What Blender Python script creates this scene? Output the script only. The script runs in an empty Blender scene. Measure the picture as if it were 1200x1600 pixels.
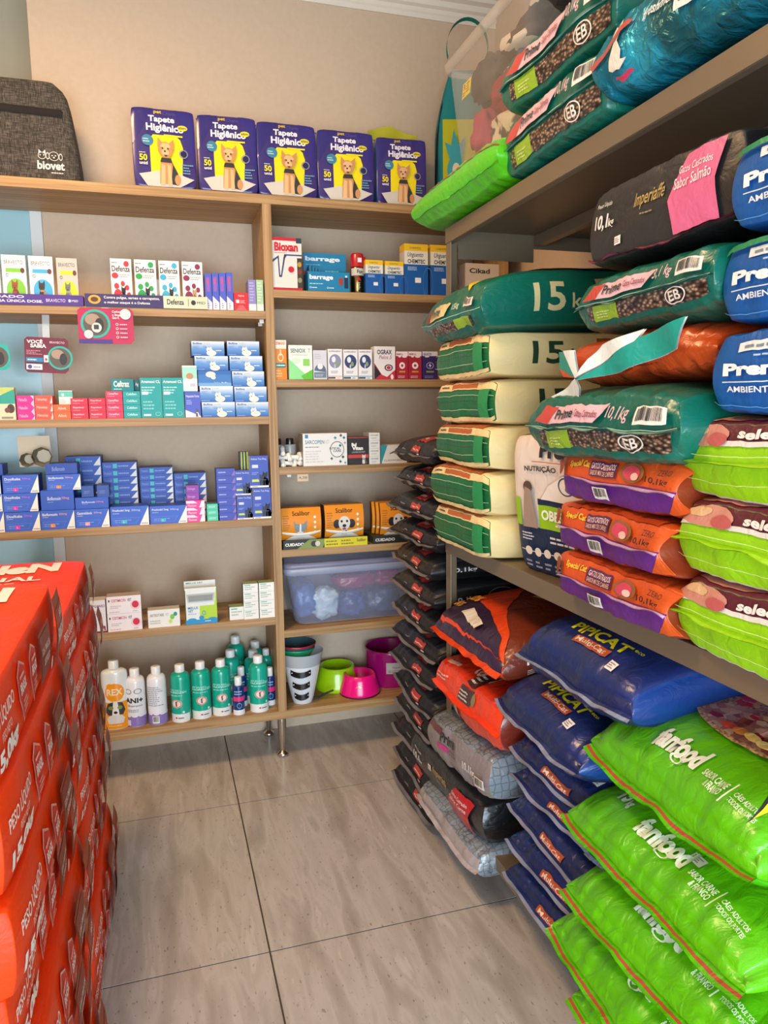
import bpy, bmesh, math, random
from mathutils import Vector, Matrix, noise
SC = bpy.context.scene
COL = SC.collection
PI = math.pi

# ------------------------------------------------------------------ camera
cam_d = bpy.data.cameras.new('camera')
cam = bpy.data.objects.new('camera', cam_d)
COL.objects.link(cam)
RGT = Vector((0.95661973, -0.29108033, -0.01228552))
UPV = Vector((0.05105851, 0.12598618, 0.99071717))
FWD = Vector((0.28683047, 0.94836687, -0.13538299))
M = Matrix((RGT, UPV, -FWD)).transposed().to_4x4()
M.translation = Vector((0, -2.9176, 1.44))
cam.matrix_world = M
cam_d.sensor_fit = 'HORIZONTAL'
cam_d.sensor_width = 36.0
cam_d.lens = 1157.38 / 1200 * 36.0
cam_d.clip_start = 0.02
SC.camera = cam

# ------------------------------------------------------------------ light
SC.view_settings.view_transform = 'Standard'
SC.view_settings.look = 'None'
SC.view_settings.gamma = 1.0
SC.view_settings.use_curve_mapping = False
SC.view_settings.exposure = 0.0
world = bpy.data.worlds.new('daylight')
SC.world = world
world.use_nodes = True
world.node_tree.nodes['Background'].inputs[0].default_value = (0.86, 0.93, 1.0, 1)
world.node_tree.nodes['Background'].inputs[1].default_value = 1.1

def area(name, loc, target, sx, sy, power, color):
    d = bpy.data.lights.new(name, 'AREA')
    d.shape = 'RECTANGLE'; d.size = sx; d.size_y = sy; d.energy = power; d.color = color
    o = bpy.data.objects.new(name, d); COL.objects.link(o)
    o.location = loc
    o.rotation_euler = (Vector(target) - Vector(loc)).to_track_quat('-Z', 'Y').to_euler()
    return o
area('doorway_daylight', (-0.1, -4.9, 0.95), (0.0, 0.0, 0.5), 2.6, 1.7, 195, (0.70, 0.87, 1.0))
area('ceiling_lamp_light', (-0.55, -1.15, 3.12), (-0.55, -1.15, 0), 0.5, 0.5, 46, (1.0, 0.62, 0.30))

# ------------------------------------------------------------------ materials
def lin(h):
    h = h.lstrip('#')
    c = [int(h[i:i + 2], 16) / 255 for i in (0, 2, 4)]
    return tuple((x / 12.92 if x <= 0.04045 else ((x + 0.055) / 1.055) ** 2.4) for x in c) + (1,)
MATS = {}
def nodes(name):
    m = bpy.data.materials.new(name); m.use_nodes = True
    nt = m.node_tree
    return m, nt, nt.nodes['Principled BSDF']
def link(nt, a, ao, b, bi): nt.links.new(a.outputs[ao], b.inputs[bi])
def ramp(nt, stops):
    r = nt.nodes.new('ShaderNodeValToRGB')
    e = r.color_ramp.elements
    e[0].position, e[0].color = stops[0][0], lin(stops[0][1])
    e[1].position, e[1].color = stops[-1][0], lin(stops[-1][1])
    for p, c in stops[1:-1]:
        x = e.new(p); x.color = lin(c)
    return r
def coords(nt, scale, kind='Object', rot=(0, 0, 0)):
    t = nt.nodes.new('ShaderNodeTexCoord'); mp = nt.nodes.new('ShaderNodeMapping')
    mp.inputs['Scale'].default_value = scale; mp.inputs['Rotation'].default_value = rot
    link(nt, t, kind, mp, 'Vector'); return mp
def nz(nt, mp, scale, detail=3, dist=0.0):
    n = nt.nodes.new('ShaderNodeTexNoise'); n.inputs['Scale'].default_value = scale
    n.inputs['Detail'].default_value = detail; n.inputs['Distortion'].default_value = dist
    link(nt, mp, 'Vector', n, 'Vector'); return n
def bump(nt, src, out, bsdf, strength, dist=0.005):
    b = nt.nodes.new('ShaderNodeBump'); b.inputs['Strength'].default_value = strength
    b.inputs['Distance'].default_value = dist
    link(nt, src, out, b, 'Height'); link(nt, b, 'Normal', bsdf, 'Normal')
FIN = {  # finish: roughness, specular, bump strength, coat
    'paper': (0.48, 0.4, 0.0, 0.0), 'matte': (0.8, 0.25, 0.0, 0.0), 'foil': (0.30, 0.5, 0.35, 0.12),
    'wrap': (0.28, 0.5, 0.4, 0.3), 'film': (0.42, 0.22, 0.2, 0.0), 'gloss': (0.22, 0.5, 0.0, 0.2), 'satin': (0.42, 0.45, 0.25, 0.0), 'metal': (0.25, 0.5, 0.0, 0.0)}
def mat(color, fin='paper'):
    k = (color, fin)
    if k in MATS: return MATS[k]
    if color in SPECIAL:
        m = SPECIAL[color](fin)
    else:
        m, nt, b = nodes('%s_%s' % (fin, color.lstrip('#')))
        r, s, bs, ct = FIN[fin]
        b.inputs['Base Color'].default_value = lin(color)
        b.inputs['Roughness'].default_value = r
        b.inputs['Specular IOR Level'].default_value = s
        if ct: b.inputs['Coat Weight'].default_value = ct; b.inputs['Coat Roughness'].default_value = 0.12
        if fin == 'metal': b.inputs['Metallic'].default_value = 1.0
        if bs:
            mp = coords(nt, (9, 5, 9)); n = nz(nt, mp, 3.2, 4, 1.2)
            bump(nt, n, 'Fac', b, bs, 0.012)
    MATS[k] = m
    return m
def finish(b, fin):
    r, s, bs, ct = FIN[fin]
    b.inputs['Roughness'].default_value = r; b.inputs['Specular IOR Level'].default_value = s
    if ct: b.inputs['Coat Weight'].default_value = ct
def m_kibble(fin):
    m, nt, b = nodes('printed_kibble'); finish(b, fin)
    mp = coords(nt, (1, 1, 1.8), rot=(0.3, 0.5, 0.2)); v = nt.nodes.new('ShaderNodeTexVoronoi')
    v.inputs['Scale'].default_value = 95; link(nt, mp, 'Vector', v, 'Vector')
    r = ramp(nt, [(0.0, '#cbb9a0'), (0.28, '#8d735c'), (0.5, '#4c3a30'), (0.8, '#17120f')])
    link(nt, v, 'Distance', r, 'Fac'); link(nt, r, 'Color', b, 'Base Color'); return m
def m_foodphoto(fin):
    m, nt, b = nodes('printed_food'); finish(b, fin)
    mp = coords(nt, (1, 1, 1)); v = nt.nodes.new('ShaderNodeTexVoronoi')
    v.inputs['Scale'].default_value = 60; link(nt, mp, 'Vector', v, 'Vector')
    r = ramp(nt, [(0.0, '#8a3138'), (0.3, '#c98a7c'), (0.5, '#e2c3a0'), (0.75, '#a8623a'), (1.0, '#d9b7a4')])
    sp = nt.nodes.new('ShaderNodeSeparateColor'); link(nt, v, 'Color', sp, 'Color')
    link(nt, sp, 'Red', r, 'Fac'); link(nt, r, 'Color', b, 'Base Color'); return m
def m_grain(fin):
    m, nt, b = nodes('printed_grain'); finish(b, fin)
    mp = coords(nt, (1, 1, 1)); n = nz(nt, mp, 160, 2)
    r = ramp(nt, [(0.35, '#7a5138'), (0.5, '#c89b6d'), (0.65, '#e2c294')])
    link(nt, n, 'Fac', r, 'Fac'); link(nt, r, 'Color', b, 'Base Color'); return m
def m_mesh(fin):
    m, nt, b = nodes('printed_cell_pattern'); finish(b, fin)
    mp = coords(nt, (1, 1, 1)); v = nt.nodes.new('ShaderNodeTexVoronoi'); v.feature = 'DISTANCE_TO_EDGE'
    v.inputs['Scale'].default_value = 45; v.inputs['Randomness'].default_value = 0.35
    link(nt, mp, 'Vector', v, 'Vector')
    r = ramp(nt, [(0.0, '#525c66'), (0.05, '#78818a'), (0.12, '#858e97')])
    link(nt, v, 'Distance', r, 'Fac'); link(nt, r, 'Color', b, 'Base Color'); 
    b.inputs['Roughness'].default_value = 0.22; b.inputs['Coat Weight'].default_value = 0.4
    n = nz(nt, coords(nt, (9, 5, 9)), 3.2, 4, 1.2); bump(nt, n, 'Fac', b, 0.5, 0.012); return m
def m_bluegrad(fin):
    m, nt, b = nodes('printed_sky_gradient'); finish(b, fin)
    mp = coords(nt, (1, 1, 1)); s = nt.nodes.new('ShaderNodeSeparateXYZ'); link(nt, mp, 'Vector', s, 'Vector')
    mr = nt.nodes.new('ShaderNodeMapRange'); mr.inputs['From Max'].default_value = 0.058; link(nt, s, 'Z', mr, 'Value')
    r = ramp(nt, [(0.0, '#2a5cae'), (0.45, '#5f95cf'), (1.0, '#e6edf2')])
    link(nt, mr, 'Result', r, 'Fac'); link(nt, r, 'Color', b, 'Base Color'); return m
def m_plaid(fin):
    m, nt, b = nodes('plaid_cloth'); b.inputs['Roughness'].default_value = 0.95
    mp = coords(nt, (1, 1, 1)); ck = nt.nodes.new('ShaderNodeTexChecker'); ck.inputs['Scale'].default_value = 11
    ck.inputs['Color1'].default_value = lin('#2a211f'); ck.inputs['Color2'].default_value = lin('#3b302c')
    w = nt.nodes.new('ShaderNodeTexWave'); w.inputs['Scale'].default_value = 3.4; link(nt, mp, 'Vector', w, 'Vector')
    w2 = nt.nodes.new('ShaderNodeTexWave'); w2.bands_direction = 'Z'; w2.inputs['Scale'].default_value = 3.4; link(nt, mp, 'Vector', w2, 'Vector')
    mx = nt.nodes.new('ShaderNodeMath'); mx.operation = 'MAXIMUM'; link(nt, w, 'Fac', mx, 0); link(nt, w2, 'Fac', mx, 1)
    g = nt.nodes.new('ShaderNodeMath'); g.operation = 'GREATER_THAN'; g.inputs[1].default_value = 0.9; link(nt, mx, 0, g, 0)
    mix = nt.nodes.new('ShaderNodeMixRGB'); link(nt, g, 0, mix, 'Fac'); link(nt, mp, 'Vector', ck, 'Vector'); link(nt, ck, 'Color', mix, 'Color1')
    mix.inputs['Color2'].default_value = lin('#d6cbbd'); link(nt, mix, 'Color', b, 'Base Color'); return m
def m_spots(fin):
    m, nt, b = nodes('spotted_cloth'); b.inputs['Roughness'].default_value = 0.95
    n = nz(nt, coords(nt, (1, 1, 1)), 22, 1)
    r = ramp(nt, [(0.5, '#d9cdb9'), (0.56, '#4d4741'), (0.7, '#3a3532')]); link(nt, n, 'Fac', r, 'Fac'); link(nt, r, 'Color', b, 'Base Color'); return m
def m_tweed(fin):
    m, nt, b = nodes('tweed_cloth'); b.inputs['Roughness'].default_value = 0.9
    n = nz(nt, coords(nt, (12, 12, 160)), 3, 3); n2 = nz(nt, coords(nt, (160, 160, 10)), 3, 3)
    a = nt.nodes.new('ShaderNodeMath'); a.operation = 'ADD'; link(nt, n, 'Fac', a, 0); link(nt, n2, 'Fac', a, 1)
    h = nt.nodes.new('ShaderNodeMath'); h.operation = 'MULTIPLY'; h.inputs[1].default_value = 0.5; link(nt, a, 0, h, 0)
    r = ramp(nt, [(0.38, '#221f1d'), (0.5, '#3f3a35'), (0.62, '#665f57')]); link(nt, h, 0, r, 'Fac'); link(nt, r, 'Color', b, 'Base Color'); return m
def m_teal_metal(fin):
    m, nt, b = nodes('metallic_teal_film')
    n = nz(nt, coords(nt, (1, 1, 1)), 7, 3)
    r = ramp(nt, [(0.35, '#0a5661'), (0.5, '#0f86a6'), (0.65, '#2fb3d8')]); link(nt, n, 'Fac', r, 'Fac'); link(nt, r, 'Color', b, 'Base Color')
    b.inputs['Metallic'].default_value = 0.45; b.inputs['Roughness'].default_value = 0.3
    n2 = nz(nt, coords(nt, (9, 5, 9)), 3.5, 4, 1.2); bump(nt, n2, 'Fac', b, 0.6, 0.015); return m
SPECIAL = {'kibble': m_kibble, 'food': m_foodphoto, 'grain': m_grain, 'cells': m_mesh, 'bluegrad': m_bluegrad,
           'plaid': m_plaid, 'spots': m_spots, 'tweed': m_tweed, 'tealmetal': m_teal_metal}

def clear_plastic(name, color, alpha, rough=0.15):
    m, nt, b = nodes(name)
    b.inputs['Base Color'].default_value = lin(color); b.inputs['Roughness'].default_value = rough
    b.inputs['Specular IOR Level'].default_value = 0.6; b.inputs['Alpha'].default_value = alpha
    return m
def m_wood():
    m, nt, b = nodes('oak_laminate')
    mp = coords(nt, (0.7, 30, 30)); n = nz(nt, mp, 3.0, 6, 0.6)
    r = ramp(nt, [(0.3, '#88663f'), (0.5, '#a68152'), (0.7, '#ba9768')])
    link(nt, n, 'Fac', r, 'Fac'); link(nt, r, 'Color', b, 'Base Color'); b.inputs['Roughness'].default_value = 0.5
    bump(nt, n, 'Fac', b, 0.08, 0.002); return m
def m_wood_v():
    m, nt, b = nodes('oak_laminate_upright')
    mp = coords(nt, (30, 30, 0.7)); n = nz(nt, mp, 3.0, 6, 0.6)
    r = ramp(nt, [(0.3, '#88663f'), (0.5, '#a68152'), (0.7, '#ba9768')])
    link(nt, n, 'Fac', r, 'Fac'); link(nt, r, 'Color', b, 'Base Color'); b.inputs['Roughness'].default_value = 0.5
    return m
def m_wall():
    m, nt, b = nodes('beige_wall_paint')
    n = nz(nt, coords(nt, (1, 1, 1)), 45, 4)
    r = ramp(nt, [(0.3, '#ccb49a'), (0.7, '#d1b9a0')]); link(nt, n, 'Fac', r, 'Fac'); link(nt, r, 'Color', b, 'Base Color')
    b.inputs['Roughness'].default_value = 0.7; bump(nt, n, 'Fac', b, 0.05, 0.002); return m
def m_floor():
    m, nt, b = nodes('travertine_tile')
    mp = coords(nt, (9, 1.6, 1)); n = nz(nt, mp, 1.5, 9, 0.35)
    r = ramp(nt, [(0.3, '#a1988f'), (0.45, '#b2aaa3'), (0.52, '#bfb8b2'), (0.6, '#b6aea7'), (0.72, '#cdc6c0')])
    link(nt, n, 'Fac', r, 'Fac')
    n3 = nz(nt, coords(nt, (70, 30, 1)), 1.8, 6, 0.3)      # small pits running along the vein
    r3 = ramp(nt, [(0.3, '#7a7066'), (0.37, '#ffffff')]); link(nt, n3, 'Fac', r3, 'Fac')
    mu = nt.nodes.new('ShaderNodeMixRGB'); mu.blend_type = 'MULTIPLY'; mu.inputs['Fac'].default_value = 0.5
    link(nt, r, 'Color', mu, 'Color1'); link(nt, r3, 'Color', mu, 'Color2')
    link(nt, mu, 'Color', b, 'Base Color')
    rr = nt.nodes.new('ShaderNodeMapRange'); rr.inputs['To Min'].default_value = 0.16; rr.inputs['To Max'].default_value = 0.34
    link(nt, n, 'Fac', rr, 'Value'); link(nt, rr, 'Result', b, 'Roughness')
    bump(nt, n, 'Fac', b, 0.05, 0.002)
    return m
def m_rack():
    m, nt, b = nodes('bronze_grey_enamel'); b.inputs['Base Color'].default_value = lin('#7b6c58')
    b.inputs['Roughness'].default_value = 0.38; b.inputs['Metallic'].default_value = 0.25
    n = nz(nt, coords(nt, (1, 1, 1)), 30, 3); bump(nt, n, 'Fac', b, 0.03, 0.002); return m
WOOD, WOODV, WALL, RACKM = m_wood(), m_wood_v(), m_wall(), m_rack()

# ------------------------------------------------------------------ object helpers
def prop(o, label=None, cat=None, group=None, kind=None):
    if label: o['label'] = label
    if cat: o['category'] = cat
    if group: o['group'] = group
    if kind: o['kind'] = kind
    return o
def thing(name, label, cat, loc=(0, 0, 0), rot=(0, 0, 0), group=None):
    o = bpy.data.objects.new(name, None); COL.objects.link(o)
    o.empty_display_size = 0.05; o.location = loc; o.rotation_euler = rot
    return prop(o, label, cat, group)
class MB:
    def __init__(s): s.v = []; s.f = []; s.m = []; s.mats = []; s.sm = []
    def mi(s, m):
        if m not in s.mats: s.mats.append(m)
        return s.mats.index(m)
    def add(s, vs, fs, m, smooth=False):
        o = len(s.v); s.v += [tuple(v) for v in vs]; k = s.mi(m)
        for f in fs: s.f.append(tuple(i + o for i in f)); s.m.append(k); s.sm.append(smooth)
    def box(s, x0, x1, y0, y1, z0, z1, m):
        vs = [(x, y, z) for z in (z0, z1) for y in (y0, y1) for x in (x0, x1)]
        s.add(vs, [(0, 2, 3, 1), (4, 5, 7, 6), (0, 1, 5, 4), (2, 6, 7, 3), (0, 4, 6, 2), (1, 3, 7, 5)], m)
    def grid(s, fn, nu, nv, m, smooth=True, us=None, vs_=None):
        us = us or [i / nu for i in range(nu + 1)]; vs_ = vs_ or [j / nv for j in range(nv + 1)]
        pts = [fn(u, v) for v in vs_ for u in us]; w = len(us)
        s.add(pts, [(j * w + i, j * w + i + 1, (j + 1) * w + i + 1, (j + 1) * w + i) for j in range(len(vs_) - 1) for i in range(w - 1)], m, smooth)
    def lathe(s, prof, m, seg=32, cx=0, cy=0, sx=1, sy=1, cap=True):
        o = []
        for r, z in prof: o += [(cx + r * sx * math.cos(2 * PI * i / seg), cy + r * sy * math.sin(2 * PI * i / seg), z) for i in range(seg)]
        fs = [(j * seg + i, j * seg + (i + 1) % seg, (j + 1) * seg + (i + 1) % seg, (j + 1) * seg + i) for j in range(len(prof) - 1) for i in range(seg)]
        s.add(o, fs, m, True)
        if cap:
            s.add([o[i] for i in range(seg)][::-1], [tuple(range(seg))], m)
            s.add(o[-seg:], [tuple(range(seg))], m)
    def build(s, name, parent=None, loc=(0, 0, 0), rot=(0, 0, 0), bevel=0, weld=False):
        me = bpy.data.meshes.new(name); me.from_pydata(s.v, [], s.f)
        for m in s.mats: me.materials.append(m)
        me.polygons.foreach_set('material_index', s.m); me.polygons.foreach_set('use_smooth', s.sm)
        if weld:
            b = bmesh.new(); b.from_mesh(me); bmesh.ops.remove_doubles(b, verts=b.verts, dist=1e-5); b.to_mesh(me); b.free()
        me.update()
        o = bpy.data.objects.new(name, me); COL.objects.link(o)
        o.location = loc; o.rotation_euler = rot
        if parent: o.parent = parent
        if bevel:
            md = o.modifiers.new('bevel', 'BEVEL'); md.width = bevel; md.segments = 2; md.limit_method = 'ANGLE'
        return o
def tube(mb, pts, r, m, seg=10, closed=False):
    rings = []
    n = len(pts)
    for i, p in enumerate(pts):
        p = Vector(p); a = Vector(pts[i - 1] if (i or closed) else pts[0]); b = Vector(pts[(i + 1) % n] if (i < n - 1 or closed) else pts[-1])
        t = (b - a).normalized(); u = t.orthogonal().normalized() if i == 0 else (pu - t * pu.dot(t)).normalized(); pu = u; w = t.cross(u)
        rings += [p + (u * math.cos(2 * PI * k / seg) + w * math.sin(2 * PI * k / seg)) * r for k in range(seg)]
    fs = [(j * seg + k, j * seg + (k + 1) % seg, ((j + 1) % n) * seg + (k + 1) % seg, ((j + 1) % n) * seg + k) for j in range(n if closed else n - 1) for k in range(seg)]
    mb.add(rings, fs, m, True)

# ------------------------------------------------------------------ printing (flat artwork mapped onto a face)
TXT = {}
def text_geo(s, bold=0.0, shear=0.0):
    k = (s, bold, shear)
    if k in TXT: return TXT[k]
    cu = bpy.data.curves.new('lettering', 'FONT'); cu.body = s; cu.resolution_u = 3; cu.offset = bold; cu.shear = shear
    o = bpy.data.objects.new('lettering', cu); COL.objects.link(o)
    dg = bpy.context.evaluated_depsgraph_get(); ev = o.evaluated_get(dg); me = ev.to_mesh()
    vs = [(v.co.x, v.co.y) for v in me.vertices]; fs = [tuple(p.vertices) for p in me.polygons]
    ev.to_mesh_clear(); bpy.data.objects.remove(o); bpy.data.curves.remove(cu)
    x0 = min(v[0] for v in vs); x1 = max(v[0] for v in vs); y0 = min(v[1] for v in vs); y1 = max(v[1] for v in vs)
    TXT[k] = ([((a - x0) / (x1 - x0), (b - y0) / (y1 - y0)) for a, b in vs], fs)
    return TXT[k]
def ell(cx, cy, rx, ry, n=20, a0=0, a1=2 * PI): return [(cx + rx * math.cos(a0 + (a1 - a0) * i / n), cy + ry * math.sin(a0 + (a1 - a0) * i / n)) for i in range(n)]
def shape(d):
    """artwork element -> verts2d, faces, colour"""
    k = d[0]
    if k == 'r':
        _, x0, y0, x1, y1, c = d; return [(x0, y0), (x1, y0), (x1, y1), (x0, y1)], [(0, 1, 2, 3)], c
    if k == 'p': return list(d[1]), [tuple(range(len(d[1])))], d[2]
    if k == 'c': return ell(*d[1:5]), [tuple(range(20))], d[5]
    if k == 'o':                                    # ring: cx cy rx ry width colour
        _, cx, cy, rx, ry, w, c = d; n = 24
        o = ell(cx, cy, rx, ry, n); i_ = ell(cx, cy, rx * (1 - w), ry * (1 - w), n)
        return o + i_, [(i, (i + 1) % n, n + (i + 1) % n, n + i) for i in range(n)], c
    if k == 't':
        s, x0, y0, x1, y1, c = d[1:7]; b = d[7] if len(d) > 7 else 0.0; sh = d[8] if len(d) > 8 else 0.0
        vs, fs = text_geo(s, b, sh)
        return [(x0 + a * (x1 - x0), y0 + e * (y1 - y0)) for a, e in vs], fs, c
    if k == 'l':                                    # lines of small print
        _, x0, y0, x1, y1, n, c = d; vs = []; fs = []
        rnd = random.Random(n * 7 + int(x0 * 100)); hh = (y1 - y0) / n
        for i in range(n):
            xe = x0 + (x1 - x0) * rnd.uniform(0.6, 1); y = y1 - (i + 0.8) * hh; o = len(vs); x = x0
            while x < xe:
                w = min((x1 - x0) * rnd.uniform(0.08, 0.2), xe - x); o = len(vs)
                vs += [(x, y), (x + w, y), (x + w, y + hh * .45), (x, y + hh * .45)]; fs.append((o, o + 1, o + 2, o + 3)); x += w + (x1 - x0) * 0.03
        return vs, fs, c
    if k == 'b':                                    # bar code
        _, x0, y0, x1, y1 = d[:5]; vs = []; fs = []; rnd = random.Random(5); x = x0
        while x < x1:
            w = (x1 - x0) * rnd.choice((.012, .025, .04)); o = len(vs)
            vs += [(x, y0), (min(x + w, x1), y0), (min(x + w, x1), y1), (x, y1)]; fs.append((o, o + 1, o + 2, o + 3)); x += w + (x1 - x0) * rnd.choice((.015, .03))
        return vs, fs, '#26221f'
def barcode(x0, y0, x1, y1): return [('r', x0, y0, x1, y1, '#eae6e0'), ('b', x0 + (x1 - x0) * .1, y0 + (y1 - y0) * .22, x1 - (x1 - x0) * .1, y1 - (y1 - y0) * .08)]
def apply_art(mb, art, fn, fin, nu=0, nv=0, lift=0.0004):
    """fn(u, v, offset) -> point"""
    for li, d in enumerate(art):
        vs, fs, c = shape(d)
        if nu or nv:
            bm = bmesh.new(); bv = [bm.verts.new((a, b, 0)) for a, b in vs]
            for f in fs:
                try: bm.faces.new([bv[i] for i in f])
                except ValueError: pass
            for axis, n in ((0, nu), (1, nv)):
                if not n: continue
                lo = min(v[axis] for v in vs); hi = max(v[axis] for v in vs)
                for i in range(int(lo * n) , int(hi * n) + 2):
                    q = i / n
                    if lo + 1e-4 < q < hi - 1e-4:
                        co = [0, 0, 0]; co[axis] = q; no = [0, 0, 0]; no[axis] = 1
                        bmesh.ops.bisect_plane(bm, geom=bm.verts[:] + bm.edges[:] + bm.faces[:], plane_co=co, plane_no=no, dist=1e-6)
            bm.verts.index_update()
            vs = [(v.co.x, v.co.y) for v in bm.verts]; fs = [tuple(v.index for v in f.verts) for f in bm.faces]; bm.free()
        off = lift * (1 + li * 0.35) if lift > 0.0008 else lift * (1 + min(li, 12) * 0.5)
        mb.add([fn(a, b, off) for a, b in vs], fs, mat(c, fin), bool(nu))

# ------------------------------------------------------------------ filled sacks
def sack_mesh(W, L, T, cols, art, ex=.75, ey=.7, p=5, amp=.006, seed=0, bx=.05, by=.05, fin='foil', droop=0, gather=.004, nx=26, ny=30, nzz=8, lift=.0016, taper=0.0, ctr=0.0):
    """W across, L long (near end at -L/2), T thick. art: {'top','end','side'}. Returns mesh builder and surface function"""
    amp *= .72
    sd = Vector((seed * 3.17, seed * 1.31, seed * 2.71))
    def hf(a, b):
        gx = (max(0, 1 - abs(a) ** p)) ** .5; gy = (max(0, 1 - abs(b) ** (p + 1))) ** .5
        return T / 2 * (ex + (1 - ex) * gx) * (ey + (1 - ey) * gy)
    def S(a, b, c, da=0, db=0, dc=0):
        x = W / 2 * a * (1 - .035 * abs(b) ** 8) * (1 - taper * (b + 1) / 2); y = L / 2 * b * (1 - .03 * abs(a) ** 8)
        h = hf(a, b); z = h * c - (ctr * T) * (1 - abs(c)) * 0
        x += W / 2 * bx * (1 - c * c) * (a ** 9); y += L / 2 * by * (1 - c * c) * (b ** 9)
        q = Vector((x, y, z)) + sd
        n1 = noise.noise_vector(Vector((q.x * 7, q.y * 5, q.z * 7))) * amp
        n2 = noise.noise_vector(Vector((q.x * 22, q.y * 9, q.z * 16))) * amp * .45
        g = gather * (abs(b) ** 6) * noise.noise(Vector((q.x * 55, q.y * 4, 7.3 + seed)))
        y0 = -L / 2 * .35
        dr = droop * max(0, y0 - y) ** 2
        return (x + n1.x + n2.x + da, y + n1.y + n2.y + db, z + n1.z * .8 + n2.z + g * c - dr + dc)
    nx = int(nx * 1.8); ny = int(ny * 1.8); nzz = int(nzz * 1.4)
    mb = MB(); sn = lambda n: [(1 + math.sin(PI * (i / n - .5))) / 2 for i in range(n + 1)]
    ux, uy, uz = sn(nx), sn(ny), [i / nzz for i in range(nzz + 1)]
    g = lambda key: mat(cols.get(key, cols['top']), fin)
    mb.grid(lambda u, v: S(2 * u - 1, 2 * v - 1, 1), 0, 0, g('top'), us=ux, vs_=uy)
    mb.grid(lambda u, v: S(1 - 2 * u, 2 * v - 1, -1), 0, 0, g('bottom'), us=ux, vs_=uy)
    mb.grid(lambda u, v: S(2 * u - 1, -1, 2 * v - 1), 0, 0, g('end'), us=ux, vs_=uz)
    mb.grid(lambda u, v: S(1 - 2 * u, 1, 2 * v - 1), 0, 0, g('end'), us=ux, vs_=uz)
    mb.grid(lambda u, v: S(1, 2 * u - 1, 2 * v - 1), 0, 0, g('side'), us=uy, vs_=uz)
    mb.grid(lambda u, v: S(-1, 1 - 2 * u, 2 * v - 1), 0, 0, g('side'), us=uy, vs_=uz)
    def arc(fn):                                    # equal-distance mapping so print is not stretched over the rounded edge
        ps = [Vector(fn(math.sin(PI * (i / 120 - .5)))) for i in range(121)]; cum = [0]
        for p0, p1 in zip(ps, ps[1:]): cum.append(cum[-1] + (p1 - p0).length)
        def inv(t):
            t = min(max(t, 0), 1) * cum[-1]; lo, hi = 0, 120
            while hi - lo > 1:
                m_ = (lo + hi) // 2
                if cum[m_] <= t: lo = m_
                else: hi = m_
            f = (t - cum[lo]) / max(cum[hi] - cum[lo], 1e-9)
            return math.sin(PI * ((lo + f) / 120 - .5))
        return inv
    iu = arc(lambda q: (W / 2 * q, hf(q, 0), 0)); iv = arc(lambda q: (0, L / 2 * q, hf(0, q)))
    def T_(u, v, o): return S(iu(u), iv(v), 1, dc=o, db=-o * max(0, 1 - v * 6))
    S.top = T_
    if 'top' in art: apply_art(mb, art['top'], T_, fin, 34, 44, lift)
    if 'end' in art: apply_art(mb, art['end'], lambda u, v, o: S(2 * u - 1, -1, 2 * v - 1, db=-o), fin, 32, 10, lift)
    if 'side' in art: apply_art(mb, art['side'], lambda u, v, o: S(1, 2 * u - 1, 2 * v - 1, da=o), fin, 34, 10, lift)
    return mb, S
def seam(S, c, length, colors, fin, W, seed=0, wav=.006):
    """crimped sealed edge running across the near end"""
    mb = MB()
    def P(u, v, s=0):
        x, y, z = S(2 * u - 1, -1, c); k = v * length
        w = wav * noise.noise(Vector((u * 7, seed * 3.3, 1.7))) * v * 1.6
        return (x * (1 + v * .02), y - k, z + w - v * length * .25 + s)
    n = len(colors)
    for i, cc in enumerate(colors):
        for s in (0, -.0012):
            mb.grid(lambda u, v: P(u, (i + v) / n, s), 30, 2, mat(cc, fin))
    return mb
def sticker(S, parent, u, v, w, h, face='top'):
    mb = MB()
    f = S.top if face == 'top' else (lambda a, b, o: S(2 * a - 1, -1, 2 * b - 1, db=-o))
    apply_art(mb, [('r', u, v, u + w, v + h, '#f2ece8'), ('l', u + w * .12, v + h * .15, u + w * .88, v + h * .85, 3, '#8a7f86')], f, 'paper', 30, 30, .003)
    return mb.build('price_sticker', parent)
# ------------------------------------------------------------------ the room
def struct(name, mb, **k): return prop(mb.build(name, **k), kind='structure')
RX, LX, BY, FY, CH = 1.525, -2.0, 0.33, -5.0, 3.2
m = MB()
FL = m_floor(); GR = mat('#4f443d', 'matte')
gx0, gy0, TS = 0.218, -0.285, 0.8
for i in range(-4, 3):
    for j in range(-7, 3):
        x0, y0 = gx0 + i * TS, gy0 + j * TS
        x1, y1 = min(x0 + TS, RX + .1), min(y0 + TS, BY + .5)
        if x0 < x1 and y0 < y1: m.box(max(x0, LX - .1) + .0024, x1 - .0024, max(y0, FY - .1) + .0024, y1 - .0024, -.02, 0, FL)
m.box(LX - .1, RX + .1, FY - .1, BY + .5, -.03, -.0015, GR)
struct('floor', m)
m = MB(); m.box(LX - .1, RX + .1, FY, BY + .6, CH, CH + .05, mat('#e6dccb', 'matte')); struct('ceiling', m)
m = MB(); m.box(-.386, RX + .1, BY, BY + .5, -.02, CH, WALL); struct('wall_back', m)
m = MB(); m.box(LX - .1, -.386, BY + .45, BY + .5, 0, CH, mat('#b9b199', 'matte')); struct('wall_recess', m)
m = MB(); m.box(RX, RX + .1, FY, BY + .6, -.02, CH, WALL); struct('wall_right', m)
m = MB(); m.box(LX - .1, LX, FY, BY + .6, -.02, CH, WALL); struct('wall_left', m)
m = MB()                                        # shop front with a wide open doorway
m.box(LX, -1.5, FY - .1, FY, 0, CH, WALL); m.box(1.4, RX, FY - .1, FY, 0, CH, WALL); m.box(-1.5, 1.4, FY - .1, FY, 2.5, CH, WALL)
struct('wall_front', m)
m = MB()                                        # stepped plaster cornice
PL = mat('#e9dfd0', 'matte')
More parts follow.
